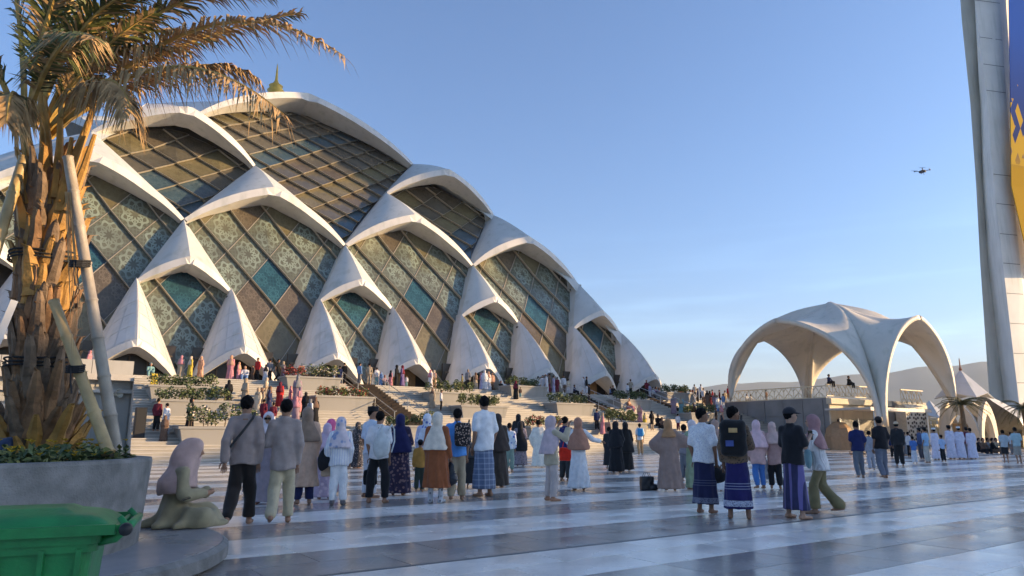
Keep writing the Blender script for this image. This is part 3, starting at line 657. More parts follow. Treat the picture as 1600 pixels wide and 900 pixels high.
# long shell wing to the right of the gate
wg = empty('shell_wing', at(1552, 650, 73.).to_2d().to_3d(), BYAW, 'long white folded shell roof running right from the gate pavilion', 'roof')
m_ = MB(); n = 14
for sg in (-1, 1):
    V = []; F = []
    for k in range(n + 1):
        t = k / n; x = -2 + 14 * t; h = 5.3 - 3.6 * t ** 1.5
        V += [(x, 0, h), (x + 1.0, sg * 2.6, h * .55), (x + 1.2, sg * 3.6, 0)]
    for k in range(n):
        for q in range(2): F.append((3 * k + q, 3 * k + q + 1, 3 * k + q + 4, 3 * k + q + 3))
    m_.add(V, F)
m_.build('shell', M_tent, wg)
# palm in front of the gate
def far_palm(loc, h, label, seed):
    t = empty('palm_tree', loc, 0, label, 'palm tree'); rr = random.Random(seed)
    m_ = MB(); m_.tube([(0, 0, 0), (.05, 0, h * .5), (0, 0, h)], [.24, .19, .16], 8); m_.build('trunk', pm('palm_bark', (.14, .1, .06), .9, .3, 6), t)
    fr_ = MB()
    for i in range(26):
        az = rr.uniform(0, 6.28); up = rr.uniform(.1, 1.2); ln = rr.uniform(1.7, 2.4); pts = []
        for k in range(9):
            q = k / 8; r_ = ln * q * math.cos(up * (1 - q * .6)); z = h + ln * q * math.sin(up) * .9 - 1.5 * q * q * (1.1 - up * .3)
            pts.append(Vector((math.cos(az) * r_, math.sin(az) * r_, z)))
        fr_.tube(pts, [.03 * (1 - k / 9) + .006 for k in range(9)], 4, cap=False)
        for k in range(1, 9):
            d_ = (pts[k] - pts[k - 1]).normalized(); sd = d_.cross(Vector((0, 0, 1))).normalized()
            for sg in (-1, 1):
                for z_ in (0, .5):
                    b0 = pts[k - 1].lerp(pts[k], z_); tip = b0 + sd * sg * .42 * (1.1 - k / 9) + d_ * .3 + Vector((0, 0, -.14)); fr_.add([b0 - d_ * .04, b0 + d_ * .04, tip], [(0, 1, 2)])
    fr_.build('fronds', pm('palm_green_dry', (.1, .1, .04), .7, .4, 3), t)
pp = at(1509, 690, 62.); far_palm((pp.x, pp.y, 0), 3.9, 'small dry date palm before the spired gate pavilion', 5)
pp = at(1606, 690, 62.); far_palm((pp.x, pp.y, 0), 3.6, 'date palm crown at the far right edge', 9)

# ================================================================== MINARET
M_min = concrete('minaret_panels', (.74, .73, .67), .65); M_mins = concrete('minaret_side', (.46, .46, .45), .65)
mn = empty('minaret', (0, 0, 0), 0, 'towering faceted concrete minaret at the right edge of the square', 'minaret')
DM = 80.
rows = [(-260, 1478, 1508, 1512, 1548), (0, 1498, 1521, 1523, 1562), (133, 1512, 1526.5, 1540, 1571), (267, 1522, 1532, 1551, 1580), (391, 1529, 1541, 1564.5, 1592), (640, 1547, 1570.5, 1593.5, 1618), (704, 1551, 1577, 1600, 1625)]
V = []; F = []; fm = []
for r_ in rows:
    pl_ = at(r_[1], r_[0], DM + 5); pa = at(r_[2], r_[0], DM + 6.0); pa2 = at(r_[2], r_[0], DM + 4.9); pb = at(r_[3], r_[0], DM); pc = at(r_[4], r_[0], DM + .7)
    z = pb.z
    def fx(p): return Vector((p.x, p.y, z))
    pd = fx(pc) + Vector((7, 5, 0)); pe = fx(pl_) + Vector((8, 10, 0)); pf = fx(pl_) + Vector((pl_.x, pl_.y, 0)).normalized() * 8 + Vector((1.2, 0, 0))
    V += [fx(pf), fx(pl_), fx(pa), fx(pb), fx(pc), pd, pe]
k7 = 7
for i in range(len(rows) - 1):
    for q in range(7): F.append((i * k7 + q, i * k7 + (q + 1) % 7, (i + 1) * k7 + (q + 1) % 7, (i + 1) * k7 + q)); fm.append(0)
F.append(tuple(range(7))); fm.append(0)
obj('shaft', mesh('shaft', V, [f[::-1] for f in F], [M_min, M_mins]), mn)
# thin joint lines between the cast panels, recessed strips on the main face
for py in (0, 58, 100, 141, 272, 318, 365, 411, 458, 505, 552, 598):
    xs_ = [float(np.interp(py, [r_[0] for r_ in rows], [r_[c] for r_ in rows])) for c in (3, 4)]
    a0, a1 = at(xs_[0] + .5, py, DM - .02), at(xs_[1] - .5, py + 2, DM + .68); zz_ = a0.z
    jr = MB(); jr.add([(a0.x, a0.y - .02, zz_ - .03), (a1.x, a1.y - .02, zz_ - .03), (a1.x, a1.y - .02, zz_ + .03), (a0.x, a0.y - .02, zz_ + .03)], [(0, 1, 2, 3)]); jr.build('panel_joint', M_dark, mn)
# printed banner hung beside it
def banner_mat():
    m = pm('banner_print', (.03, .07, .3), .95, .1, 1, spec=.05); N, L, b_ = nodes_of(m); uvn = N.new('ShaderNodeUVMap'); sp = N.new('ShaderNodeSeparateXYZ'); L.new(uvn.outputs[0], sp.inputs[0])
    rp = N.new('ShaderNodeValToRGB'); cr = rp.color_ramp; cr.elements[0].color = (.42, .26, .03, 1); cr.elements[0].position = .2; cr.elements[1].color = (.02, .09, .42, 1); cr.elements[1].position = .78
    e_ = cr.elements.new(.42); e_.color = (.03, .05, .16, 1); e_ = cr.elements.new(.33); e_.color = (.40, .25, .03, 1); cr.interpolation = 'LINEAR'
    L.new(sp.outputs['Y'], rp.inputs[0])
    # diamond pixels thinning out upward
    mp = N.new('ShaderNodeMapping'); mp.inputs['Rotation'].default_value = (0, 0, .785); mp.inputs['Scale'].default_value = (26, 26, 1); L.new(uvn.outputs[0], mp.inputs[0])
    ck = N.new('ShaderNodeTexWhiteNoise'); fl_ = N.new('ShaderNodeVectorMath'); fl_.operation = 'FLOOR'; L.new(mp.outputs[0], fl_.inputs[0]); L.new(fl_.outputs[0], ck.inputs['Vector'])
    mr = N.new('ShaderNodeMapRange'); mr.inputs['From Min'].default_value = .3; mr.inputs['From Max'].default_value = .62; mr.inputs['To Min'].default_value = .0; mr.inputs['To Max'].default_value = 1.; L.new(sp.outputs['Y'], mr.inputs[0])
    gt = N.new('ShaderNodeMath'); gt.operation = 'GREATER_THAN'; L.new(ck.outputs['Value'], gt.inputs[0]); L.new(mr.outputs[0], gt.inputs[1])
    bl = N.new('ShaderNodeMath'); bl.operation = 'GREATER_THAN'; bl.inputs[1].default_value = .34; L.new(sp.outputs['Y'], bl.inputs[0]); an_ = N.new('ShaderNodeMath'); an_.operation = 'MULTIPLY'; L.new(gt.outputs[0], an_.inputs[0]); L.new(bl.outputs[0], an_.inputs[1])
    mx = N.new('ShaderNodeMixRGB'); mx.inputs[2].default_value = (.5, .33, .05, 1); L.new(an_.outputs[0], mx.inputs[0]); L.new(rp.outputs[0], mx.inputs[1]); L.new(mx.outputs[0], b_.inputs['Base Color']); return m
bn = empty('banner', (0, 0, 0), 0, 'tall blue and gold printed banner hanging on the right of the minaret', 'banner')
pts = [(-60, 1575), (0, 1576.5), (150, 1579), (290, 1580.5), (380, 1601), (420, 1612)]
V = []; uv = []; F = []
for i, (py, px) in enumerate(pts):
    a0 = at(px, py, DM - .6); a1 = a0 + Vector((6.5, 2.5, 0)); V += [a0, a1, a0 + Vector((-.02, .08, 0)), a1 + Vector((-.02, .08, 0))]
    t = 1 - (py + 60) / 480; uv += [((px - 1575) / 120, t), (.45, t)] * 2
for i in range(len(pts) - 1): b0 = i * 4; F += [(b0, b0 + 4, b0 + 5, b0 + 1), (b0 + 2, b0 + 3, b0 + 7, b0 + 6), (b0, b0 + 2, b0 + 6, b0 + 4)]
obj('cloth', mesh('cloth', V, F, banner_mat(), False, None, uv), bn)

# ================================================================== EVENING HAZE
hz = bpy.data.materials.new('haze_air'); hz.use_nodes = True; N_ = hz.node_tree.nodes; N_.remove(N_['Principled BSDF'])
pv = N_.new('ShaderNodeVolumePrincipled'); pv.inputs['Color'].default_value = (.78, .88, 1, 1); pv.inputs['Density'].default_value = .00013; pv.inputs['Anisotropy'].default_value = 0.
hz.node_tree.links.new(pv.outputs[0], N_['Material Output'].inputs['Volume'])
b = MB(); b.box((0, 3000, 260), (18500, 12500, 540)); tag(b.build('haze', hz), 'thin evening haze', kind='stuff')
# ================================================================== FOREGROUND PLANTER, PALM, BIN
M_plc = pm('planter_concrete', (.21, .205, .19), .85, .34, 5, .5, bscale=60, detail=10)
M_led = marble('ledge_stone', (.27, .27, .28), (.36, .36, .37), .3)
PC = Vector((-5.6, 7.0, 0))
lg = empty('planter_ledge', PC, 0, 'round grey stone ledge around the foreground planter', 'ledge')
mb = MB(); mb.lathe([(2.66, 0), (2.75, .05), (2.75, .16), (2.70, .195), (0, .2)], 72); mb.build('slab', M_plc, lg)
mb = MB(); mb.lathe([(2.69, .196), (2.69, .202), (1.7, .204)], 72); mb.build('paving', M_led, lg)
pr = empty('round_planter', PC, 0, 'big round grey concrete planter holding the foreground palm', 'planter')
mb = MB(); mb.lathe([(1.87, .19), (1.93, 1.02), (1.92, 1.05), (1.78, 1.055), (1.77, .86)], 72); mb.build('wall', M_plc, pr)
mb = MB(); mb.lathe([(1.75, .93), (0, .98)], 40); mb.build('soil', M_earth, pr)
rr = random.Random(11); gc = MB()
for _ in range(520):
    a = rr.uniform(-2.2, 2.4); r_ = 1.7 * math.sqrt(rr.uniform(.25, 1)); h = rr.uniform(.03, .17)
    leaf_cloud(gc, (r_ * math.cos(a), r_ * math.sin(a), .98 + h), (.1, .1, .05), 7, rr, [0, 0, 1], .042)
    if rr.random() < .42:
        x, y, z = r_ * math.cos(a), r_ * math.sin(a), 1.06 + h
        for q in range(5): b0 = q * 1.257; gc.add([(x, y, z), (x + .034 * math.cos(b0), y + .034 * math.sin(b0), z + .02), (x + .034 * math.cos(b0 + 1.), y + .034 * math.sin(b0 + 1.), z + .02)], [(0, 1, 2)], 2)
tag(gc.build('ground_cover', M_leaf + [pm('yellow_petal', (.7, .45, .02), .6)], None, loc=PC), 'low green ground cover with yellow flowers in the round planter', 'flowers', kind='stuff')
nb = empty('denim_bag', PC + Vector((-.02, 1.45, 1.0)), 0, 'dark blue denim bag on the planter rim at the left edge', 'bag')
# palm
TP = Vector((-5.14, 7.9, .95))
palm = empty('date_palm', TP, 0, 'tall shaggy date palm with dead golden fronds in the round planter', 'palm tree')
M_boot = [pm('boot_grey', (.2, .14, .09), .9, .45, 7, .6, bscale=40), pm('boot_brown', (.27, .15, .07), .85, .5, 6, .6, bscale=40), pm('boot_gold', (.46, .25, .06), .7, .4, 5, .5, bscale=40)]
mb = MB(); mb.tube([(0, 0, 0), (-.08, 0, .8), (-.2, 0, 2.0), (-.3, 0, 3.1)], [.27, .24, .19, .12], 18); mb.build('trunk', pm('trunk_fibre', (.07, .045, .025), .95, .5, 14, .8, bscale=50), palm)
def boot(seed, ln):
    q = random.Random(seed); V = []; F = []; n = 7
    for k in range(n):
        t = k / (n - 1); w = (.07 * (1 - t) ** .8 + .026) * (1 + .12 * q.uniform(-1, 1)); th = .045 * (1 - t) + .016
        y = .02 + .07 * t ** 1.4 + q.uniform(-.008, .008); z = ln * t
        V += [(-w, y - th * .3, z), (-w * .4, y + th, z), (w * .4, y + th, z), (w, y - th * .3, z), (0, y - th, z)]
    for k in range(n - 1):
        for j in range(5): F.append((k * 5 + j, (k + 1) * 5 + j, (k + 1) * 5 + (j + 1) % 5, k * 5 + (j + 1) % 5))
    # frayed cut end
    b0 = (n - 1) * 5; V += [(q.uniform(-.03, .03), .15, ln * 1.06), (.0, .12, ln * .97)]; F += [(b0, b0 + 1, len(V) - 2), (b0 + 1, b0 + 2, len(V) - 2), (b0 + 2, b0 + 3, len(V) - 2), (b0 + 3, b0 + 4, len(V) - 1), (b0 + 4, b0, len(V) - 1)]
    return V, F
BV = {}
for i in range(240):
    z = .02 + 3.0 * i / 240; az = i * 2.39996; sd = i % 6; gold = 2 if (z > 1.5 and rr.random() < .5) or (z < .3 and rr.random() < .5) else (1 if rr.random() < .45 else 0)  # gold boots near the base hold the warm uplight glow in their colour
    ln = {0: .42, 1: .5, 2: .36, 3: .55, 4: .46, 5: .6}[sd]
    if (sd, gold) not in BV: v_, f_ = boot(sd, ln); BV[(sd, gold)] = mesh('leaf_base', v_, f_, M_boot[gold])
    o = obj('leaf_base', BV[(sd, gold)], palm); rad = .24 - .11 * z / 3
    o.location = (math.cos(az) * rad - .1 * z, math.sin(az) * rad, z); o.rotation_euler = (rr.uniform(-.16, .02) - (.3 if z < .3 else 0), rr.uniform(-.14, .14), az - math.pi / 2)
    s_ = rr.uniform(.85, 1.2) * (1.25 if z > 1.7 else 1); o.scale = (s_, s_, s_)
M_fr = [pm('frond_dead', (.42, .27, .12), .8, .45, 5), pm('frond_green', (.1, .12, .035), .6, .4, 5), pm('rachis', (.45, .3, .08), .6, .3, 6)]
def frond(P0, P1, P2, dead, seed, lmax=.42, nl=60, droop=.5):
    q = random.Random(seed); m_ = MB(); n = 18
    pts = [P0 * ((1 - t) ** 2) + P1 * (2 * t * (1 - t)) + P2 * (t * t) for t in [k / n for k in range(n + 1)]]
    m_.tube(pts, [.034 * (1 - k / n) ** .8 + .005 for k in range(n + 1)], 5, 2)
    for i in range(nl):
        t = .2 + .8 * (i + .5) / nl; k = min(n - 1, int(t * n)); p = pts[k].lerp(pts[k + 1], t * n - k); d = (pts[k + 1] - pts[k]).normalized()
        sd = d.cross(Vector((0, 0, 1)));  sd = sd.normalized() if sd.length > .05 else Vector((1, 0, 0)); up = sd.cross(d)
        L_ = lmax * (.45 + .75 * math.sin(math.pi * min(1, .15 + t * .8))) * q.uniform(.75, 1.15)
        for sg in (-1, 1):
            dirv = (sd * sg * q.uniform(.45, .9) + d * q.uniform(.5, .95) + up * q.uniform(-.1, .35)).normalized(); w = .012 * q.uniform(.8, 1.4)
            mid = p + dirv * L_ * .5 + Vector((0, 0, -droop * L_ * .18)); tip = p + dirv * L_ * .85 + Vector((q.uniform(-.03, .03), q.uniform(-.03, .03), -droop * L_ * q.uniform(.4, 1.0)))
            wv = dirv.cross(up).normalized() * w
            mt = 0 if q.random() < dead else 1
            m_.add([p - wv, p + wv, mid + wv, mid - wv, tip], [(0, 1, 2, 3), (3, 2, 4)], mt)
    return m_
def AT(px, py, d): return at(px, py, d) - TP
FR = [((100, 215, 7.9), (330, -60, 7.6), (538, 88, 7.0), 1., 1, .42, .8), ((105, 210, 7.8), (260, 20, 7.2), (443, 178, 6.7), 1., 2, .46, 1.3), ((105, 200, 7.9), (230, 60, 8.4), (470, 20, 8.6), .8, 3, .36, .6),
      ((95, 200, 7.9), (230, -40, 8.0), (420, -10, 7.8), .6, 4, .42, .5), ((90, 200, 7.9), (170, -60, 7.6), (330, -70, 7.0), .35, 5, .45, .3), ((80, 190, 7.9), (120, -90, 7.8), (220, -190, 7.4), .25, 6, .45, .2),
      ((60, 200, 7.9), (40, -80, 7.8), (-40, -160, 7.2), .3, 7, .45, .3), ((50, 200, 7.9), (-20, 10, 7.4), (-140, 60, 6.8), .5, 8, .45, .8), ((55, 210, 7.9), (-10, 60, 8.2), (-60, 260, 8.2), .9, 9, .45, 1.4),
      ((70, 190, 8.0), (90, -60, 8.8), (60, -140, 10), .3, 10, .45, .3), ((95, 200, 8.0), (190, 0, 8.9), (330, 60, 9.8), .7, 11, .42, .8), ((60, 200, 7.8), (90, 20, 6.6), (150, 60, 5.6), .5, 12, .4, .8),
      ((90, 215, 7.8), (180, 60, 7.2), (205, 175, 6.9), 1., 13, .4, 1.5), ((60, 210, 7.8), (20, 90, 7.0), (10, 190, 6.6), .9, 14, .4, 1.4), ((100, 205, 7.9), (300, 60, 8.1), (400, 120, 8.2), 1., 15, .38, 1.2), ((75, 200, 7.8), (130, -30, 7.3), (260, -20, 6.8), .3, 16, .44, .4),
      ((85, 205, 7.9), (150, 40, 7.7), (300, 80, 7.5), .9, 17, .42, 1.2), ((65, 195, 7.9), (70, 0, 7.5), (110, -60, 7.0), .4, 18, .42, .3), ((88, 205, 7.8), (140, 70, 7.4), (240, 20, 7.3), .6, 19, .42, .5)]
for f_ in FR:
    frond(AT(f_[0][0] - 22, *f_[0][1:]), AT(*f_[1]), AT(*f_[2]), f_[3], f_[4], f_[5], 95, f_[6]).build('frond', M_fr, palm)
# upright petioles of cut leaves
for i, (x0, y0, x1, y1) in enumerate(((60, 330, 40, 190), (75, 320, 70, 150), (92, 330, 112, 215), (105, 330, 148, 210), (45, 320, 25, 230), (85, 310, 95, 160), (100, 290, 160, 130), (70, 290, 60, 120), (50, 290, 18, 150))):
    m_ = MB(); a, b_ = AT(x0, y0, 7.7), AT(x1, y1, 7.65); m_.tube([a, a.lerp(b_, .5) + Vector((.02, 0, .03)), b_], [.06, .04, .022], 6); m_.build('petiole', M_boot[2], palm)
hg = MB(); a, b_ = AT(106, 300, 7.4), AT(117, 600, 7.35)
for i in range(9): o_ = Vector((rr.uniform(-.03, .03), rr.uniform(-.02, .02), 0)); hg.add([a + o_, a + o_ + Vector((.012, 0, 0)), b_ + o_ * 1.3 + Vector((.01, 0, rr.uniform(-.1, .5)))], [(0, 1, 2)])
hg.build('hanging_dead_leaf', M_fr, palm)
# bamboo props and ties
M_bam = [pm('bamboo_grey', (.36, .31, .24), .5, .25, 4, .2), pm('bamboo_tan', (.46, .33, .15), .45, .3, 4, .2)]
def bamboo(p0, p1, r_, mt, label):
    base = p0 if p0.z < p1.z else p1; top = p1 if p0.z < p1.z else p0; t = empty('bamboo_pole', base, 0, label, 'pole', 'bamboo props round the palm')
    d = top - base; n = max(3, int(d.length / .42)); pts, rs = [], []
    for k in range(n):
        for f, s_ in ((0., 1.17), (.06, 1.0), (.94, .97), (.99, 1.1)): pts.append(d * ((k + f) / n)); rs.append(r_ * s_ * (1 - .12 * k / n))
    m_ = MB(); m_.tube(pts, rs, 10); m_.build('culm', M_bam[mt], t, True)
bamboo(at(183, 712, 7.55), at(106, 245, 7.45), .062, 0, 'long grey bamboo prop leaning left against the palm')
bamboo(at(170, 708, 7.3), at(84, 470, 7.5), .06, 1, 'shorter tan bamboo prop leaning on the palm behind the grey one')
bamboo(at(-60, 560, 7.2), at(38, 245, 7.6), .062, 1, 'tan bamboo prop rising from the left edge to the palm top')
bamboo(at(106, 706, 8.9), at(100, 520, 8.9), .035, 0, 'thin pale pole standing behind the palm trunk')
pk_ = empty('white_plank', at(-16, 560, 7.0), 0, 'pale plank leaning at the left edge beside the trunk', 'plank'); m_ = MB(); a, b_ = at(-22, 560, 7.0), at(16, 470, 7.1)
m_.tube([Vector((0, 0, 0)), b_ - a], [.05, .045], 4); m_.build('board', pm('plank_white', (.6, .6, .58), .7), pk_)
M_rope = pm('black_rope', (.015, .015, .016), .8)
for lab, row, nr in (('upper', 408, 3), ('lower', 572, 3)):
    t = empty('rope_tie', TP, 0, lab + ' black rope lashing round the palm trunk and bamboo', 'rope'); c = at(60, row, 7.9) - TP
    for q in range(nr):
        m_ = MB(); ps = []
        for k in range(25):
            a = k / 24 * 6.283; ps.append(Vector((-.1 * c.z + .34 * math.cos(a), .34 * math.sin(a), c.z + .03 * q + .03 * math.sin(a + q) - .02 * math.cos(2 * a + q))))
        m_.tube(ps, .011, 5); m_.build('strand', M_rope, t)
    for px, d_, k in (((128, 7.45, 0), (123, 7.4, 1)) if lab == 'upper' else ((118, 7.36, 0),)):
        m_ = MB(); p = at(px, row + 4, d_) - TP
        for q in range(4): m_.tube([p + Vector((.08 * math.cos(a), .08 * math.sin(a), .02 * q - .03 + .015 * math.sin(a))) for a in [j / 10 * 6.283 for j in range(11)]], .011, 5)
        m_.tube([p + Vector((.0, -.08, 0)), p + Vector((.02, -.09, -.14)), p + Vector((.05, -.09, -.26))], .009, 4); m_.build('knot', M_rope, t)
# wheelie bin
BN = Vector((-2.28, 3.5, 0)); M_bin = pm('bin_green', (.014, .2, .05), .42, .35, 5, .12, bscale=60, detail=9); M_bk = pm('black_rubber', (.015, .015, .015), .5)
bn_ = empty('wheelie_bin', BN, R(22), 'green plastic wheelie bin in the lower left corner', 'bin')
def rbox(c, d, r_, n=4, top=(1, 1)):
    V = []; F = []; ring = []
    for sx, sy, a0 in ((1, 1, 0), (-1, 1, 90), (-1, -1, 180), (1, -1, 270)):
        for k in range(n + 1): a = R(a0 + 90 * k / n); ring.append((sx * (d[0] / 2 - r_) + r_ * math.cos(a), sy * (d[1] / 2 - r_) + r_ * math.sin(a)))
    m = len(ring)
    for z, s_ in ((-d[2] / 2, (1, 1)), (d[2] / 2, top)): V += [(c[0] + x * s_[0], c[1] + y * s_[1], c[2] + z) for x, y in ring]
    F = [(j, (j + 1) % m, m + (j + 1) % m, m + j) for j in range(m)] + [tuple(range(m - 1, -1, -1)), tuple(range(m, 2 * m))]
    return V, F
m_ = MB(); m_.add(*rbox((0, 0, .46), (.52, .44, .78), .05, top=(1.2, 1.18))); m_.add(*rbox((0, 0, .835), (.68, .56, .07), .06)); m_.add(*rbox((0, 0, .79), (.655, .54, .05), .06))
for x in (-.24, -.06, .12, .27): m_.box((x * .96, -.262, .68), (.022, .03, .2)); m_.box((x * .96, .262, .68), (.022, .03, .2))
m_.build('body', M_bin, bn_)
# domed lid with overhang and raised panels, hinge to the right
m_ = MB(); nx, ny = 20, 14; V = []; F = []
for i in range(nx + 1):
    for j in range(ny + 1):
        x = -.4 + .80 * i / nx; y = -.3 + .6 * j / ny; ex = min(1, (nx / 2 - abs(i - nx / 2)) / 3.); ey = min(1, (ny / 2 - abs(j - ny / 2)) / 2.5); e_ = min(ex, ey)
        z = .868 + .062 * math.sin(e_ * math.pi / 2) + (.018 if (.22 < j / ny < .78 and .12 < i / nx < .72) else 0) - .03 * max(0, (i / nx - .72)) * 3
        V.append((x, y * (1 - .12 * max(0, i / nx - .8) * 5), z))
for i in range(nx):
    for j in range(ny): a = i * (ny + 1) + j; F.append((a, a + ny + 1, a + ny + 2, a + 1))
m_.add(V, F)
for s_ in (-1, 1): m_.add(*rbox((0, s_ * .298, .862), (.8, .02, .045), .008, 2))
m_.add(*rbox((-.4, 0, .862), (.02, .6, .045), .008, 2)); m_.add(*rbox((.4, 0, .855), (.02, .5, .04), .008, 2))
lid = m_.build('lid', M_bin, bn_, True); lid.data.polygons.foreach_set('use_smooth', np.array([i < nx * ny for i in range(len(m_.F))]))
m_ = MB(); m_.tube([(.44, -.29, .86), (.44, .29, .86)], .02, 10); m_.build('handle_bar', M_bin, bn_, True)
for s_ in (-1, 1):
    m_ = MB(); m_.tube([(.31, s_ * .2, .80), (.39, s_ * .21, .815), (.44, s_ * .21, .86), (.40, s_ * .2, .905)], [.022, .024, .022, .014], 8); m_.build('hinge_bracket', M_bin, bn_, True)
    m_ = MB(); m_.tube([(.24, s_ * .22, .1), (.24, s_ * .28, .1)], .1, 18); m_.build('wheel', M_bk, bn_, True)
m_ = MB(); m_.tube([(.44, -.29, .86), (.44, -.325, .86)], [.03, .026], 14); m_.build('end_cap', M_bk, bn_, True)
# drone
dr = empty('drone', at(1441, 268, 45.), R(20), 'small grey quadcopter drone hovering in the sky', 'drone'); m_ = MB(); m_.box((0, 0, 0), (.22, .34, .14)); m_.box((0, -.2, -.07), (.1, .1, .1)); m_.build('body', pm('drone_grey', (.06, .06, .065), .5), dr)
for sx in (-1, 1):
    for sy in (-1, 1):
        m_ = MB(); m_.tube([(sx * .08, sy * .1, .02), (sx * .34, sy * .3, .06)], .022, 5); m_.tube([(sx * .34, sy * .3, .02), (sx * .34, sy * .3, .1)], .035, 6); a = m_.build('arm', MATS['drone_grey'], dr)
        m_ = MB(); m_.box((sx * .34, sy * .3, .115), (.4, .035, .012), .4 * sx); m_.build('rotor_blade', MATS['drone_grey'], a)
    m_ = MB(); m_.tube([(sx * .1, 0, -.05), (sx * .14, 0, -.22)], .014, 5); m_.build('landing_leg', MATS['drone_grey'], dr)
# ================================================================== PEOPLE: signed-distance bodies meshed with surface nets
def surfnet(f, lo, hi, h):
    lo = np.array(lo, float); n = np.maximum(4, np.ceil((np.array(hi) - lo) / h).astype(int) + 1)
    ax = [lo[i] + h * np.arange(n[i]) for i in range(3)]
    G = np.stack(np.meshgrid(*ax, indexing='ij'), -1).reshape(-1, 3)
    D = f(G).reshape(n); ins = D < 0
    c = tuple(n - 1); acc = np.zeros(c + (3,)); cnt = np.zeros(c); offs = [(0, 0), (1, 0), (0, 1), (1, 1)]; edges = []
    for a in range(3):
        s0 = [slice(None)] * 3; s1 = [slice(None)] * 3; s0[a] = slice(0, -1); s1[a] = slice(1, None)
        d0, d1 = D[tuple(s0)], D[tuple(s1)]; cr = (d0 < 0) != (d1 < 0); I = np.argwhere(cr); edges.append((a, I, (d0 < 0)[cr]))
        if len(I) == 0: continue
        t = d0[cr] / (d0[cr] - d1[cr]); P = lo + h * I.astype(float); P[:, a] += h * t; o1, o2 = [x for x in range(3) if x != a]
        for da, db in offs:
            J = I.copy(); J[:, o1] -= da; J[:, o2] -= db; ok = (J >= 0).all(1) & (J < np.array(c)).all(1)
            np.add.at(acc, tuple(J[ok].T), P[ok]); np.add.at(cnt, tuple(J[ok].T), 1)
    m = cnt > 0; idx = -np.ones(c, int); idx[m] = np.arange(m.sum()); V = acc[m] / cnt[m][:, None]; Fs = []
    for a, I, sg in edges:
        if len(I) == 0: continue
        o1, o2 = (a + 1) % 3, (a + 2) % 3; q = []
        ok = (I[:, o1] > 0) & (I[:, o2] > 0) & (I[:, o1] < c[o1]) & (I[:, o2] < c[o2]) ; I = I[ok]; sg = sg[ok]
        for da, db in ((1, 1), (0, 1), (0, 0), (1, 0)):
            J = I.copy(); J[:, o1] -= da; J[:, o2] -= db; q.append(idx[tuple(J.T)])
        Q = np.stack(q, 1); Q[~sg] = Q[~sg][:, ::-1]; Fs.append(Q)
    return V, (np.concatenate(Fs) if Fs else np.zeros((0, 4), int))
def cap(P, a, b, ra, rb, sy=1., sx=1.):
    a = np.asarray(a, float); ab = np.asarray(b, float) - a; t = np.clip((P - a) @ ab / max(1e-9, ab @ ab), 0, 1); q = P - a - t[:, None] * ab
    q = q / np.array([sx, sy, 1.]); return (np.sqrt((q * q).sum(1)) - (ra + (rb - ra) * t)) * min(1, sy, sx)
def ell(P, c, r):
    q = (P - np.asarray(c)) / np.asarray(r); l = np.sqrt((q * q).sum(1)); return (l - 1) * min(r)
def sm(a, b, k=.03): h = np.clip(.5 + .5 * (b - a) / k, 0, 1); return b + (a - b) * h - k * h * (1 - h)
def rbx(P, c, hs, r): q = np.abs(P - np.asarray(c)) - np.asarray(hs) + r; return np.sqrt((np.maximum(q, 0) ** 2).sum(1)) + np.minimum(q.max(1), 0) - r
def cone(P, c0, c1, z0, z1, r0, r1, sy=.75, fold=0., nf=9, ph=0.):
    """vertical cloth cone from (c0,z0,r0) low to (c1,z1,r1) high"""
    t = np.clip((P[:, 2] - z0) / (z1 - z0), 0, 1); cx = c0[0] + (c1[0] - c0[0]) * t; cy = c0[1] + (c1[1] - c0[1]) * t; r = r0 + (r1 - r0) * t
    x, y = P[:, 0] - cx, (P[:, 1] - cy) / sy
    if fold: th = np.arctan2(y, x); r = r + fold * (1 - t) ** .8 * (np.sin(nf * th + ph + 2.2 * np.sin(P[:, 2] * 3.1 + ph)) + .5 * np.sin((nf * 1.7) * th - ph))
    d = (np.sqrt(x * x + y * y) - r) * .8; return np.maximum(d, np.maximum(z0 - P[:, 2], P[:, 2] - z1))
SKIN = [pm('skin_tan', (.33, .18, .11), .55, .08, 6, spec=.35), pm('skin_brown', (.24, .125, .075), .55, .08, 6, spec=.35), pm('skin_fair', (.42, .25, .17), .55, .08, 6, spec=.35)]
M_hair = pm('hair_black', (.006, .005, .005), .85, .3, 30, spec=.15)
M_eye = pm('eye_dark', (.01, .008, .007), .2)
CL = {}
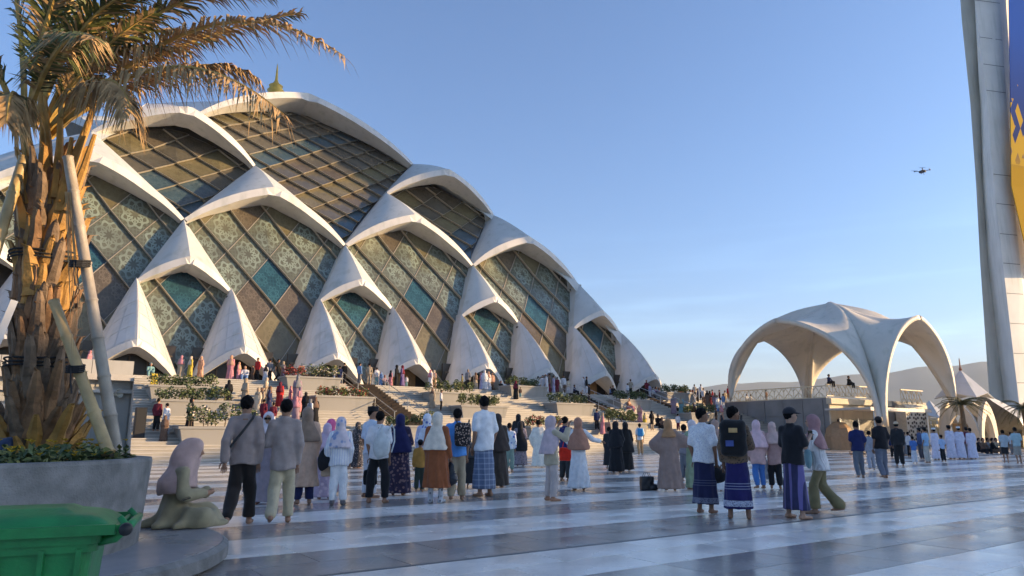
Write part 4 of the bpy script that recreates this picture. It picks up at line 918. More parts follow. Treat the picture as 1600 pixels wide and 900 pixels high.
def cloth(col, pat=None, c2=None, sc=1.):
    key = (tuple(col), pat, tuple(c2) if c2 else None, sc)
    if key in CL: return CL[key]
    col = tuple(min(.8, x * 1.42) for x in col); c2 = tuple(min(.8, x * 1.28) for x in c2) if c2 else None; nm = 'cloth_%d' % len(CL); m = pm(nm, col, .88, .14, 9, .35, bscale=140, spec=.2); N, L, b = nodes_of(m); CL[key] = m
    b.inputs['Sheen Weight'].default_value = .15
    if pat:
        rp = [n for n in N if n.type == 'VALTORGB'][0]; tc = [n for n in N if n.type == 'TEX_COORD'][0]; mx = N.new('ShaderNodeMixRGB'); mx.inputs[2].default_value = (*c2, 1)
        def wave(direction, s_, lo_, hi_):
            sp = N.new('ShaderNodeSeparateXYZ'); L.new(tc.outputs['Object'], sp.inputs[0]); m1 = N.new('ShaderNodeMath'); m1.operation = 'MULTIPLY'; m1.inputs[1].default_value = s_; L.new(sp.outputs[direction], m1.inputs[0])
            m2 = N.new('ShaderNodeMath'); m2.operation = 'FRACT'; L.new(m1.outputs[0], m2.inputs[0]); m3 = N.new('ShaderNodeMath'); m3.operation = 'COMPARE'; m3.inputs[1].default_value = (lo_ + hi_) / 2; m3.inputs[2].default_value = (hi_ - lo_) / 2; L.new(m2.outputs[0], m3.inputs[0]); return m3.outputs[0]
        def comb(op, a, b_):
            n = N.new('ShaderNodeMath'); n.operation = op
            for i, v in enumerate((a, b_)):
                if isinstance(v, (int, float)): n.inputs[i].default_value = v
                else: L.new(v, n.inputs[i])
            return n.outputs[0]
        if pat == 'plaid': fac = comb('MULTIPLY', comb('ADD', wave('X', 9 * sc, .1, .32), wave('Z', 9 * sc, .1, .32)), .5)
        elif pat == 'vstripe': fac = wave('X', 22 * sc, .1, .42)
        elif pat == 'hem':
            sp = N.new('ShaderNodeSeparateXYZ'); L.new(tc.outputs['Object'], sp.inputs[0]); m3 = N.new('ShaderNodeMath'); m3.operation = 'COMPARE'; m3.inputs[1].default_value = .24 * sc; m3.inputs[2].default_value = .045; L.new(sp.outputs['Z'], m3.inputs[0])
            nz = N.new('ShaderNodeTexNoise'); nz.inputs['Scale'].default_value = 60; L.new(tc.outputs['Object'], nz.inputs['Vector']); f1 = comb('MULTIPLY', m3.outputs[0], comb('ADD', comb('GREATER_THAN', nz.outputs['Fac'], .45), .3))
            l1 = [N.new('ShaderNodeMath') for _ in range(3)]; fac = f1
            for q, zz_ in zip(l1, (.46, .5, .54)): q.operation = 'COMPARE'; q.inputs[1].default_value = zz_; q.inputs[2].default_value = .006; L.new(sp.outputs['Z'], q.inputs[0]); fac = comb('ADD', fac, comb('MULTIPLY', q.outputs[0], .5))
        else:  # floral / print
            nz = N.new('ShaderNodeTexVoronoi'); nz.inputs['Scale'].default_value = 16 * sc; L.new(tc.outputs['Object'], nz.inputs['Vector']); r2 = N.new('ShaderNodeValToRGB'); r2.color_ramp.elements[0].position = .28; r2.color_ramp.elements[0].color = (1, 1, 1, 1); r2.color_ramp.elements[1].position = .42; r2.color_ramp.elements[1].color = (0, 0, 0, 1); L.new(nz.outputs['Distance'], r2.inputs[0]); fac = r2.outputs[0]
        L.new(fac, mx.inputs[0]); L.new(rp.outputs[0], mx.inputs[1]); L.new(mx.outputs[0], b.inputs['Base Color'])
    return m
def skeleton(o):
    J = {}; st = o.get('stride', 0.); sep = o.get('sep', .09)
    J['hipL'], J['hipR'] = np.array([-.09, 0, .88]), np.array([.09, 0, .88])
    f, b = ('R', 'L') if o.get('lead', 'R') == 'R' else ('L', 'R'); sx = {'L': -1, 'R': 1}
    J['knee' + f] = np.array([sx[f] * sep, .02 + .20 * st, .47 + .02 * st]); J['ank' + f] = np.array([sx[f] * (sep + .01), -.03 + .30 * st, .07])
    J['knee' + b] = np.array([sx[b] * sep, .02 + .02 * st, .47]); J['ank' + b] = np.array([sx[b] * (sep + .01), -.03 - .33 * st, .07 + .10 * st]); J['lift' + b] = st; J['lift' + f] = 0
    ln = np.array(o.get('lean', (0, 0)))
    for s in 'LR':
        sh = np.array([sx[s] * .158 + ln[0] * 1.38, ln[1] * 1.38, 1.345]); J['sh' + s] = sh; a = o.get('arm' + s, 'down'); k = sx[s]
        E, W = {'down': ((k * .05, -.03, -.28), (k * .03, .06, -.52)), 'bag': ((k * .07, -.04, -.27), (k * .08, .07, -.50)), 'phone': ((k * .06, .04, -.27), (k * -.04, .27, -.13)), 'raise': ((k * .10, .18, -.12), (k * .04, .30, .12)),
                'fold': ((k * .07, .02, -.27), (k * -.16, .17, -.22)), 'fwd': ((k * .06, .12, -.24), (k * .08, .36, -.20)), 'swing': ((k * .05, -.12, -.26), (k * .05, -.12, -.51)), 'swingf': ((k * .05, .08, -.27), (k * .03, .24, -.47)), 'out': ((k * .2, .05, -.18), (k * .4, .16, -.22)), 'hip': ((k * .17, -.06, -.24), (k * .06, .06, -.40))}[a]
        J['el' + s] = sh + np.array(E); J['wr' + s] = sh + np.array(W)
    J['lean'] = ln; J['neck'] = np.array([ln[0] * 1.42, ln[1] * 1.42, 1.42]); J['head'] = np.array([ln[0] * 1.56, ln[1] * 1.56 + .02, 1.555]); J['pel'] = np.array([0, 0, .93]); J['ch'] = np.array([ln[0] * 1.25, ln[1] * 1.25, 1.25])
    return J
def hand_mesh(wr, el):
    d = Vector(wr - el).normalized(); V = []; F = []; m = MB(); s = Vector((1, 0, 0)); s = (s - d * s.dot(d)).normalized(); n = d.cross(s)
    w = Vector(wr)
    for i, (o_, l) in enumerate(((-.03, .07), (-.01, .085), (.01, .08), (.03, .065))):
        b0 = w + d * .085 + s * o_; m.tube([b0, b0 + d * l * .5 + n * .012, b0 + d * l * .9 + n * .035], [.0095, .009, .006], 5)
    b0 = w + d * .03 + s * -.035; m.tube([b0, b0 + d * .035 - s * .02 + n * .02, b0 + d * .07 - s * .018 + n * .04], [.012, .011, .007], 5)
    return m
def body_sdf(J, yaw=0., bare=True):
    c, s_ = math.cos(yaw), math.sin(yaw)
    def f(P):
        H = J['head']; Q = P - H; Q = np.stack([Q[:, 0] * c + Q[:, 1] * s_, -Q[:, 0] * s_ + Q[:, 1] * c, Q[:, 2]], 1)
        d = ell(Q, (0, -.005, .02), (.076, .094, .103)); d = sm(d, ell(Q, (0, .035, -.05), (.052, .055, .062)), .04)
        d = sm(d, cap(Q, (0, .088, .005), (0, .108, -.03), .009, .015), .012); d = sm(d, cap(Q, (-.03, .083, .022), (.03, .083, .022), .012, .012), .015); d = sm(d, cap(Q, (-.018, .082, -.062), (.018, .082, -.062), .009, .009), .01)
        for k in (-1, 1): d = sm(d, ell(Q, (k * .078, -.005, -.005), (.012, .024, .033)), .008)
        for k in (-1, 1): d = np.maximum(d, -ell(Q, (k * .031, .098, .002), (.017, .012, .010)))
        d = sm(d, cap(P, J['neck'] + [0, -.015, -.05], H + [0, -.02, -.06], .056, .052), .03)
        t = sm(cap(P, J['pel'], J['ch'], .11, .118, .66), cap(P, J['shL'] * [.9, 1, 1] - [0, 0, .03], J['shR'] * [.9, 1, 1] - [0, 0, .03], .045, .045), .06); d = sm(d, t, .05)
        for s in 'LR':
            d = sm(d, cap(P, J['sh' + s] - [0, 0, .02], J['el' + s], .042, .036), .02); d = sm(d, cap(P, J['el' + s], J['wr' + s], .038, .026), .015)
            dv = (J['wr' + s] - J['el' + s]); dv = dv / np.linalg.norm(dv); d = sm(d, cap(P, J['wr' + s] + dv * .02, J['wr' + s] + dv * .085, .028, .034, .62), .02)
            d = sm(d, cap(P, J['hip' + s] * [.8, 1, 1], J['knee' + s], .068, .05), .04); d = sm(d, cap(P, J['knee' + s], J['ank' + s], .056, .036), .02)
            l = J['lift' + s]; A = J['ank' + s]; toe = A + np.array([.02 if s == 'R' else -.02, .16 - .03 * l, -.045 - .1 * l * .4]); toe[2] = max(toe[2], .022)
            d = sm(d, cap(P, A + [0, -.045, -.03], toe, .036, .026), .03)
        return d
    return f
def person(name_label, px, py, head, o, z=0., pos=None, H=None, group='people on the marble plaza', cat='person'):
    P0 = Vector(pos) if pos is not None else gnd(px, py, z)
    if H is None: r_ = ray(px, head); H = 1.28 + r_.z * (P0.y / r_.y) - P0.z
    S = H / 1.70; dist = P0.length; h = o.get('h') or min(.045, max(.0185, dist * .0017)) / S
    rz = -R(o.get('face', 0)); root = empty('person', P0, rz, name_label, cat, group); J = skeleton(o); ln = J['lean']
    def out(nm, f, lo, hi, mat, hh=h, extra=None, parent=root):
        V, F = surfnet(f, lo, hi, hh)
        if len(V) == 0: return None
        V = V * S; F = [tuple(q) for q in F]; V = [tuple(v) for v in V]
        if extra:
            b = len(V); V += [tuple(Vector(v) * S) for v in extra.V]; F += [tuple(i + b for i in q) for q in extra.F]
        return obj(nm, mesh(nm, V, F, mat, True), parent)
    ex = MB()
    for s in 'LR': hm_ = hand_mesh(J['wr' + s], J['el' + s]); ex.add(hm_.V, hm_.F)
    bnd = .75
    body = out('body', body_sdf(J, R(-o.get('turn', 0))), (-bnd, -.6, -.02), (bnd, .65, 1.76), SKIN[o.get('skin', 0)], extra=ex)
    yaw = R(-o.get('turn', 0)); hd = J['head']
    fw = np.array([-math.sin(yaw), math.cos(yaw), 0]); sd = np.array([math.cos(yaw), math.sin(yaw), 0])
    for k in (-1, 1):
        p = (hd + fw * .092 + sd * k * .031 + np.array([0, 0, .002])) * S; m_ = MB(); m_.lathe([(0, -.008), (.010, -.004), (.011, 0), (.010, .004), (0, .008)], 8); obj('eye', mesh('eye', m_.V, m_.F, M_eye, True), root, p)
    hr = random.Random(int(px * 7 + py)); ph = hr.uniform(0, 6)
    wr = lambda P, a=.008: a * (.7 * np.sin(P[:, 0] * 44 + 3 * np.sin(P[:, 2] * 7 + ph) + ph) * np.clip(1.5 - P[:, 2], .2, 1) + .8 * np.sin(P[:, 2] * 15 - 22 * np.abs(P[:, 0]) + 9 * P[:, 1] + ph) * np.sin(P[:, 0] * 8 + ph))
    lean3 = lambda zz_: np.array([ln[0] * zz_, ln[1] * zz_, 0])
    top = o.get('top')
    if top:
        kind, mat = top[0], top[1]; hem = {'tee': .80, 'shirt': .78, 'kurta': .66, 'long': .52, 'vest': .78}[kind]; hem = o.get('hem', hem); loose = o.get('loose', .03)
        def f(P):
            d = cap(P, (0, 0, hem - .1), J['ch'] - [0, 0, .02], .148 + loose * .9, .138 + loose * .4, .72); d = sm(d, cap(P, J['shL'] * [.85, 1, 1] - [0, 0, .02], J['shR'] * [.85, 1, 1] - [0, 0, .02], .052, .052), .06)
            for s in 'LR': d = sm(d, cap(P, J['neck'] - [0, .01, .015], J['sh' + s], .046, .048), .03)
            d = sm(d, cap(P, J['neck'] - [0, 0, .06], J['neck'] + [0, -.005, .0], .075, .06), .03)
            for s in 'LR':
                if kind == 'vest': continue
                d = sm(d, cap(P, J['sh' + s], J['el' + s] if kind != 'tee' else J['sh' + s] * .2 + J['el' + s] * .8, .06, .054 + loose * .3), .04)
                if kind != 'tee': d = sm(d, cap(P, J['el' + s], J['wr' + s] * .95 + J['el' + s] * .05, .054 + loose * .3, .046 + loose * .25), .02)
            d = np.maximum(d + wr(P), hem + .012 * np.sin(P[:, 0] * 18 + ph) - P[:, 2]); return np.maximum(d, P[:, 2] - (J['neck'][2] + .03))
        out('top', f, (-bnd, -.55, hem - .03), (bnd, .65, 1.60), mat)
    bot = o.get('bottom')
    if bot:
        kind, mat = bot
        if kind in ('trousers', 'flare', 'jeans'):
            wd = {'trousers': .02, 'flare': .012, 'jeans': .012}[kind]; cz = o.get('cuff', .09)
            def f(P):
                d = cap(P, (0, 0, .92), (0, 0, 1.02), .125, .12, .72)
                for s in 'LR':
                    d = sm(d, cap(P, J['hip' + s] * [.8, 1, 1] - [0, 0, .02], J['knee' + s], .08 + wd * .4, .062 + wd * .9), .05); e_ = J['knee' + s] * .06 + J['ank' + s] * .94
                    d = sm(d, cap(P, J['knee' + s], e_, .066 + wd, (.05 + wd * 1.1) if kind != 'flare' else .10), .02)
                return np.maximum(np.maximum(d + wr(P, .007), cz + .0 * P[:, 2] - P[:, 2] - .0), P[:, 2] - 1.06)
            out('trousers', f, (-.42, -.6, .0), (.42, .6, 1.1), mat)
        else:
            st = o.get('stride', 0.); hemz = o.get('hemz', .11 if kind == 'sarong' else .05); r0 = {'sarong': .215, 'skirt': .27}[kind] + .06 * st; cy = .0
            f = lambda P: cone(P, (0, cy), (0, 0), hemz, 1.04, r0, .142, .72 + .25 * st, .012 if kind == 'sarong' else .022, 7 if kind == 'sarong' else 11, ph) + wr(P, .004)
            out('sarong' if kind == 'sarong' else 'skirt', f, (-.42, -.42, hemz - .04), (.42, .42, 1.1), mat)
    dr_ = o.get('dress')
    if dr_:
        kind, mat = dr_; st = o.get('stride', 0.); hemz = o.get('hemz', .05); r0 = o.get('flare', {'abaya': .27, 'kaftan': .33, 'robe': .24}[kind]) + .05 * st
        def f(P):
            d = cone(P, (0, -.02), (ln[0] * 1.2, ln[1] * 1.2), hemz, 1.25, r0, .165, .72, .018, 9, ph); d = sm(d, cap(P, (0, 0, 1.0), J['ch'], .16, .155, .74), .06)
            d = sm(d, cap(P, J['shL'] * [.85, 1, 1] - [0, 0, .02], J['shR'] * [.85, 1, 1] - [0, 0, .02], .054, .054), .06); d = sm(d, cap(P, J['neck'] - [0, 0, .06], J['neck'], .075, .06), .03)
            for s in 'LR': d = sm(d, cap(P, J['neck'] - [0, .01, .015], J['sh' + s], .046, .05), .03)
            for s in 'LR':
                w_ = {'abaya': .06, 'kaftan': .10, 'robe': .055}[kind]; d = sm(d, cap(P, J['sh' + s], J['el' + s], .07, w_ + .01), .05); d = sm(d, cap(P, J['el' + s], J['wr' + s] * .94 + J['el' + s] * .06, w_ + .01, w_), .03)
            if kind == 'kaftan': d = sm(d, cap(P, J['elL'] - [0, 0, .06], J['elR'] - [0, 0, .06], .10, .10, .6), .12)
            return np.maximum(np.maximum(d + wr(P, .006), hemz - P[:, 2]), P[:, 2] - (J['neck'][2] + .005))
        out('dress' if kind != 'robe' else 'robe', f, (-bnd, -.55, hemz - .04), (bnd, .6, 1.6), mat)
    # head wear
    hw = o.get('head', ('hair',)); kind = hw[0]
    c_, s__ = math.cos(yaw), math.sin(yaw)
    loc = lambda P: (lambda Q: np.stack([Q[:, 0] * c_ + Q[:, 1] * s__, -Q[:, 0] * s__ + Q[:, 1] * c_, Q[:, 2]], 1))(P - hd)
    if kind in ('hair', 'peci', 'cap'):
        def f(P):
            Q = loc(P); d = ell(Q, (0, -.012, .028), (.086, .102, .108)) + .004 * np.sin(Q[:, 0] * 90 + ph) * np.sin(Q[:, 2] * 80) + .003 * np.sin(Q[:, 1] * 110)
            cut = np.maximum(Q[:, 1] * .75 - Q[:, 2] * .65 - .018, -.062 - Q[:, 2] - .0 * Q[:, 1]); side = .04 - Q[:, 2] - (Q[:, 1] < -.02) * .1 - .25 * (-Q[:, 1])
            return np.maximum(np.maximum(d, cut), np.where(Q[:, 1] > .015, .03 - Q[:, 2], side - .03))
        out('hair', f, hd - .2, hd + .22, M_hair, min(h, .014 / S))
    if kind == 'peci':
        out('cap', lambda P: (lambda Q: np.maximum(np.sqrt(Q[:, 0] ** 2 + (Q[:, 1] + .008) ** 2 * .72) - .088 + .06 * (Q[:, 2] - .07) * .3, np.maximum(.035 - Q[:, 2], Q[:, 2] - .135)))(loc(P)), hd - .2, hd + .25, hw[1], min(h, .014 / S))
    if kind == 'cap':
        def f(P):
            Q = loc(P); d = np.maximum(ell(Q, (0, -.008, .045), (.094, .112, .098)), .03 - Q[:, 2]); return sm(d, np.maximum(ell(Q, (0, .10, .04), (.075, .085, .014)), -.2 - Q[:, 1]), .01)
        out('cap', f, hd - .25, hd + .25, hw[1], min(h, .014 / S))
    if kind == 'hijab':
        L_ = hw[2] if len(hw) > 2 else .3; spread = .2 + .12 * min(1, L_ / .6)
        def f(P):
            Q = loc(P); d = ell(Q, (0, -.014, .018), (.098, .118, .122)); d = sm(d, ell(Q, (0, -.045, -.06), (.085, .095, .12)), .05)
            face = ell(Q, (0, .12, -.012), (.058, .095, .082)); d = np.maximum(d, -face)
            dp = P - J['neck']; n0 = J['neck']
            t = np.clip((n0[2] + .02 - P[:, 2]) / (L_ + .02), 0, 1); r = .088 + (spread - .088) * t ** .62; th = np.arctan2(dp[:, 1], dp[:, 0]); r = r + .010 * t * np.sin(7 * th + ph + 3 * np.sin(P[:, 2] * 7))
            lo_ = n0[2] - L_ * (.72 + .28 * np.clip(-dp[:, 1] / .1, -1, 1) ** 1)
            dr2 = (np.sqrt(dp[:, 0] ** 2 + (dp[:, 1] / .76 + .0) ** 2) - r) * .8; dr2 = np.maximum(dr2, np.maximum(lo_ - P[:, 2], P[:, 2] - (n0[2] + .06)))
            d = sm(d, dr2, .04); return np.maximum(d + wr(P, .004), -face)
        out('hijab', f, (hd[0] - .42, hd[1] - .4, hd[2] - .16 - L_ * 1.15), (hd[0] + .42, hd[1] + .4, hd[2] + .18), hw[1])
    if o.get('shoes'):
        def f(P):
            d = None
            for s in 'LR':
                A = J['ank' + s]; toe = A + np.array([.02 if s == 'R' else -.02, .15, -.04]); toe[2] = max(toe[2], .03); q = cap(P, A + [0, -.045, -.025], toe, .048, .038); q = sm(q, cap(P, A, A + [0, 0, o.get('boot', .02)], .05, .05), .02); d = q if d is None else np.minimum(d, q)
            return np.maximum(d, -P[:, 2])
        out('shoes', f, (-.3, -.55, -.01), (.3, .55, .35), o['shoes'])
    if o.get('glasses'):
        m_ = MB()
        for k in (-1, 1): p = hd + fw * .104 + sd * k * .034; m_.box(tuple(p * S), (.056 * S, .012, .04 * S), rz=yaw)
        m_.tube([tuple((hd + fw * .104 - sd * .05) * S), tuple((hd + fw * .104 + sd * .05) * S)], .004, 4); m_.build('sunglasses', M_eye, root)
    root['_J'] = 0; del root['_J']
    return root, J, S
def at_person(pr_, p): root, J, S = pr_; c, s = math.cos(root.rotation_euler[2]), math.sin(root.rotation_euler[2]); v = np.asarray(p) * S; return root.location + Vector((v[0] * c - v[1] * s, v[0] * s + v[1] * c, v[2]))
def sdf_thing(name, label, cat, loc, rz, parts, h=.02, group=None):
    t = empty(name, loc, rz, label, cat, group)
    for nm, f, lo, hi, mat in parts: V, F = surfnet(f, lo, hi, h); obj(nm, mesh(nm, V, F, mat, True), t)
    return t
def hang_bag(pr_, side, label, mat, kind='plastic', dz=0., size=1.):
    root, J, S = pr_; w = J['wr' + side]; dv = w - J['el' + side]; dv = dv / np.linalg.norm(dv); hp = at_person(pr_, w + dv * .09); rz = root.rotation_euler[2]
    k = size; ph = k * 7
    if kind == 'plastic': f = lambda P: sm(cap(P, (0, 0, -.12 * k), (0, 0, -.33 * k), .05 * k, .15 * k, .62), cap(P, (0, 0, -.01), (0, 0, -.14 * k), .014, .04 * k, .6), .06) + .010 * np.sin(P[:, 0] * 40 + 8 * np.sin(P[:, 2] * 17)) * np.sin(P[:, 2] * 23)
    elif kind == 'tote': f = lambda P: rbx(P, (0, 0, -.33 * k), (.15 * k, .06 * k, .16 * k), .035) + .006 * np.sin(P[:, 0] * 30) * np.sin(P[:, 2] * 27)
    else: f = lambda P: ell(P, (0, 0, -.2 * k), (.15 * k, .11 * k, .13 * k)) + .004 * np.sin(P[:, 0] * 40)
    t = sdf_thing('bag', label, 'bag', hp + Vector((0, 0, dz)), rz, [('bag_body', f, (-.25 * k, -.18 * k, -.56 * k), (.25 * k, .18 * k, .04), mat)])
    m_ = MB()
    for s in (-1, 1): m_.tube([(-.07 * k, s * .02, -.2 * k), (-.04 * k, s * .015, -.06), (0, 0, .0), (.04 * k, s * .015, -.06), (.07 * k, s * .02, -.2 * k)], .007, 5)
    m_.build('handles', mat, t); return t
def back_bag(pr_, label, mat, kind='backpack', off=(0, -.2, 1.17), size=1.):
    root, J, S = pr_; p = at_person(pr_, np.array(off) + np.append(J['lean'] * 1.2, 0)); k = size * S
    f = (lambda P: rbx(P, (0, 0, 0), (.155 * k, .085 * k, .22 * k), .07 * k) + .006 * np.sin(P[:, 2] * 30) * np.sin(P[:, 0] * 22)) if kind == 'backpack' else (lambda P: sm(ell(P, (0, 0, -.08 * k), (.15 * k, .07 * k, .19 * k)), cap(P, (0, 0, .05), (0, .04, .27 * k), .05, .012, .5), .08) + .006 * np.sin(P[:, 0] * 30))
    t = sdf_thing(kind if kind == 'backpack' else 'shoulder_bag', label, 'backpack' if kind == 'backpack' else 'bag', p, root.rotation_euler[2], [('bag_body', f, (-.25 * k, -.2 * k, -.32 * k), (.25 * k, .2 * k, .36 * k), mat)])
    m_ = MB()
    for s in ((-1, 1) if kind == 'backpack' else (1,)): m_.tube([(s * .1 * k, .06 * k, .18 * k), (s * .12 * k, .16 * k, .27 * k), (s * .12 * k, .30 * k, .2 * k), (s * .13 * k, .30 * k, .0), (s * .14 * k, .12 * k, -.17 * k)], .016, 5)
    m_.build('straps', mat, t); return t
# ================================================================== THE PEOPLE IN THE PHOTOGRAPH
c3 = lambda *a: tuple(a)
WHITE, CREAM, TAUPE, KHAKI, BLACK, NAVY = (.62, .62, .64), (.55, .48, .38), (.25, .2, .18), (.38, .33, .22), (.012, .012, .014), (.015, .018, .06)
sdf_thing_nb = surfnet(lambda P: rbx(P, (0, 0, .12), (.2, .13, .14), .07) + .008 * np.sin(P[:, 0] * 25) * np.sin(P[:, 2] * 30), (-.3, -.25, -.05), (.3, .25, .35), .02)
obj('bag_body', mesh('bag_body', sdf_thing_nb[0], sdf_thing_nb[1], cloth((.03, .045, .09)), True), nb)
nb.location = at(-2, 702, 7.6); nb.location.z = 1.0
# --- seated woman on the ledge
sp_ = gnd(268, 822, .2); sp_.z = .205
sw = empty('person', sp_, R(-72), 'woman in dusty rose hijab and khaki robe sitting cross-legged against the round planter', 'person', 'people on the marble plaza')
K = 1.14
def seat_body(P):
    P = P / K; d = cap(P, (0, 0, .16), (0, .06, .5), .13, .125, .75); d = sm(d, cap(P, (-.15, .07, .56), (.15, .07, .56), .06, .06), .06); d = sm(d, ell(P, (0, .15, .78), (.078, .094, .115)), .02); d = sm(d, cap(P, (0, .08, .58), (0, .13, .7), .055, .05), .03); d = sm(d, cap(P, (0, .245, .77), (0, .255, .745), .012, .014), .015)
    for k in (-1, 1):
        d = sm(d, cap(P, (k * .17, .07, .56), (k * .25, .13, .34), .045, .038), .03); d = sm(d, cap(P, (k * .25, .13, .34), (k * .07, .32, .33), .038, .026), .02); d = sm(d, cap(P, (k * .07, .32, .33), (k * .03, .38, .345), .03, .03, .7), .02)
        d = sm(d, cap(P, (k * .1, .02, .12), (k * .3, .32, .12), .09, .06), .05); d = sm(d, cap(P, (k * .3, .32, .12), (-k * .08, .42, .06), .055, .036), .03); d = sm(d, cap(P, (-k * .08, .42, .06), (-k * .2, .44, .04), .035, .026), .02)
    return d * K
def seat_robe(P):
    P = P / K; fo = .010 * np.sin(P[:, 0] * 23 + 14 * P[:, 1] + 5 * P[:, 2]) + .008 * np.sin(P[:, 1] * 31 - 12 * P[:, 2] + 6 * P[:, 0])
    d = cap(P, (0, 0, .14), (0, .06, .5), .17, .15, .8); d = sm(d, cap(P, (-.15, .07, .55), (.15, .07, .55), .075, .075), .07)
    for k in (-1, 1):
        d = sm(d, cap(P, (k * .17, .07, .56), (k * .26, .12, .33), .07, .07), .04); d = sm(d, cap(P, (k * .26, .12, .33), (k * .09, .3, .33), .068, .055), .03); d = sm(d, cap(P, (k * .1, 0, .11), (k * .29, .33, .1), .12, .085), .07); d = sm(d, cap(P, (k * .29, .33, .1), (-k * .02, .42, .06), .085, .06), .06)
    d = sm(d, ell(P, (0, .12, .03), (.36, .38, .07)), .08); return np.maximum(d + fo, -P[:, 2] + .0) * K
def seat_hijab(P):
    P = P / K; fo = .008 * np.sin(P[:, 0] * 30 + 10 * P[:, 2]) + .006 * np.sin(P[:, 1] * 26 - 9 * P[:, 2])
    d = ell(P, (0, .135, .79), (.108, .128, .135)); d = sm(d, ell(P, (0, .06, .70), (.12, .13, .14)), .06); d = sm(d, cap(P, (0, .075, .60), (0, .03, .42), .175, .27, .74), .08)
    d = np.maximum(d, .36 + .2 * (P[:, 1] - .05) - P[:, 2]); return np.maximum(d + fo, -ell(P, (0, .275, .755), (.062, .1, .085))) * K
for nm, f, hi, mt in (('body', seat_body, 1.15, SKIN[0]), ('robe', seat_robe, .85, cloth((.235, .2, .12))), ('hijab', seat_hijab, 1.2, cloth((.36, .25, .22)))):
    V, F = surfnet(f, (-.62, -.4, -.01), (.62, .75, hi), .019); obj(nm, mesh(nm, V, F, mt, True), sw)
ph_ = empty('phone', at(291, 779, 8.25), R(-60), 'dark phone in the hands of the seated woman', 'phone'); m_ = MB(); m_.box((0, 0, 0), (.16, .08, .012)); o = m_.build('case', M_eye, ph_); o.rotation_euler = (.3, 0, 0)

# --- standing figures: label, feet px, feet row, head row, options
def PR(label, px, py, hrow, **o): return person(label, px, py, hrow, o)
p_ = PR('man in taupe shirt and black trousers walking barefoot, sling strap across his back', 372, 822, 616, face=-12, stride=.75, lead='R', top=('shirt', cloth(TAUPE)), bottom=('trousers', cloth((.02, .016, .014))), armL='swing', loose=.035, turn=10)
t = empty('sling_strap', p_[0].location, p_[0].rotation_euler[2], 'dark strap slung across the back of the walking man in taupe', 'strap'); m_ = MB(); S_ = p_[2]
m_.tube([Vector(q) * S_ for q in ((.11, -.02, 1.455), (.10, -.11, 1.38), (.0, -.165, 1.22), (-.12, -.165, 1.05), (-.19, -.09, .95), (-.2, .05, .93))], .02, 5); m_.build('strap', cloth((.03, .03, .03)), t)
PR('man in taupe tunic and khaki trousers walking barefoot with raised heel', 436, 820, 622, face=-15, stride=.8, lead='R', top=('kurta', cloth((.26, .215, .195))), hem=.72, bottom=('trousers', cloth(KHAKI)), loose=.035, armL='fold', armR='down')
PR('woman in pale hijab and dark sunglasses facing the camera between two men in taupe', 411, 788, 642, face=172, dress=('abaya', cloth((.2, .17, .19))), head=('hijab', cloth((.5, .44, .46)), .32), glasses=1, armR='fold')
PR('woman in peach coat and brown hijab half hidden behind the taupe tunic', 473, 788, 634, face=-25, dress=('robe', cloth((.42, .28, .2))), head=('hijab', cloth((.2, .14, .1)), .35), hemz=.3, bottom=('trousers', cloth(NAVY)))
PR('woman in blue skirt and mauve coat beyond the walking man in black trousers', 398, 772, 652, face=-30, dress=('abaya', cloth((.13, .1, .12))), head=('hijab', cloth((.3, .2, .22)), .3))
PR('woman in black skirt and brown shawl behind the peach coat', 489, 734, 660, face=10, dress=('abaya', cloth(BLACK)), head=('hijab', cloth((.22, .16, .13)), .55))
p_ = PR('woman in white pleated blouse, white trousers and blue-pink patterned hijab', 527, 789, 650, face=-8, top=('long', cloth((.6, .6, .66), 'vstripe', (.5, .5, .57))), hem=.74, loose=.06, bottom=('trousers', cloth((.6, .6, .58))), head=('hijab', cloth((.48, .42, .44), 'floral', (.22, .27, .42), .6), .34), armL='bag', shoes=cloth((.1, .09, .09)))
hang_bag(p_, 'L', 'tan leather handbag at the side of the woman in white', cloth((.36, .26, .18)), 'tote', .14, .75)
back_bag(p_, 'black shoulder bag slung beside the woman in white', cloth(BLACK), 'shoulder_bag', (-.3, .0, .86), .8)
PR('girl in magenta hijab left of the white pleated blouse', 512, 772, 653, face=20, dress=('abaya', cloth((.3, .2, .26))), head=('hijab', cloth((.5, .1, .22)), .3))
PR('woman in lilac hijab and floral sleeve at the edge of the white blouse', 506, 780, 660, face=-20, dress=('robe', cloth((.36, .28, .36), 'floral', (.55, .45, .5), .7)), head=('hijab', cloth((.46, .36, .44)), .3))
PR('man in black songkok and pale blue shirt looking right, behind the white shirt', 577, 778, 634, face=40, top=('tee', cloth((.45, .5, .62))), bottom=('trousers', cloth((.5, .5, .52))), head=('peci', cloth(BLACK)), turn=45)
p_ = PR('man in white shirt and black trousers seen from behind, barefoot', 589, 786, 641, face=8, sep=.14, top=('tee', cloth(WHITE)), bottom=('trousers', cloth(BLACK)), loose=.055, cuff=.1)
back_bag(p_, 'pale grey tote slung behind the man in white shirt', cloth((.42, .44, .43)), 'shoulder_bag', (.1, -.19, 1.12), 1.15)
hang_bag(p_, 'L', 'black bag in the left hand of the man in white shirt', cloth(BLACK), 'tote', .0, .9)
PR('woman in dark print dress left of the songkok man', 557, 732, 658, face=30, dress=('abaya', cloth((.03, .03, .035), 'floral', (.2, .17, .17))), head=('hijab', cloth((.03, .03, .03), 'floral', (.2, .17, .17)), .5))
PR('woman in navy hijab and dark purple flowered long dress', 622, 774, 645, face=0, dress=('abaya', cloth((.03, .022, .045), 'floral', (.2, .13, .13), .8)), head=('hijab', cloth((.012, .014, .06)), .55), armL='fold', armR='fold')
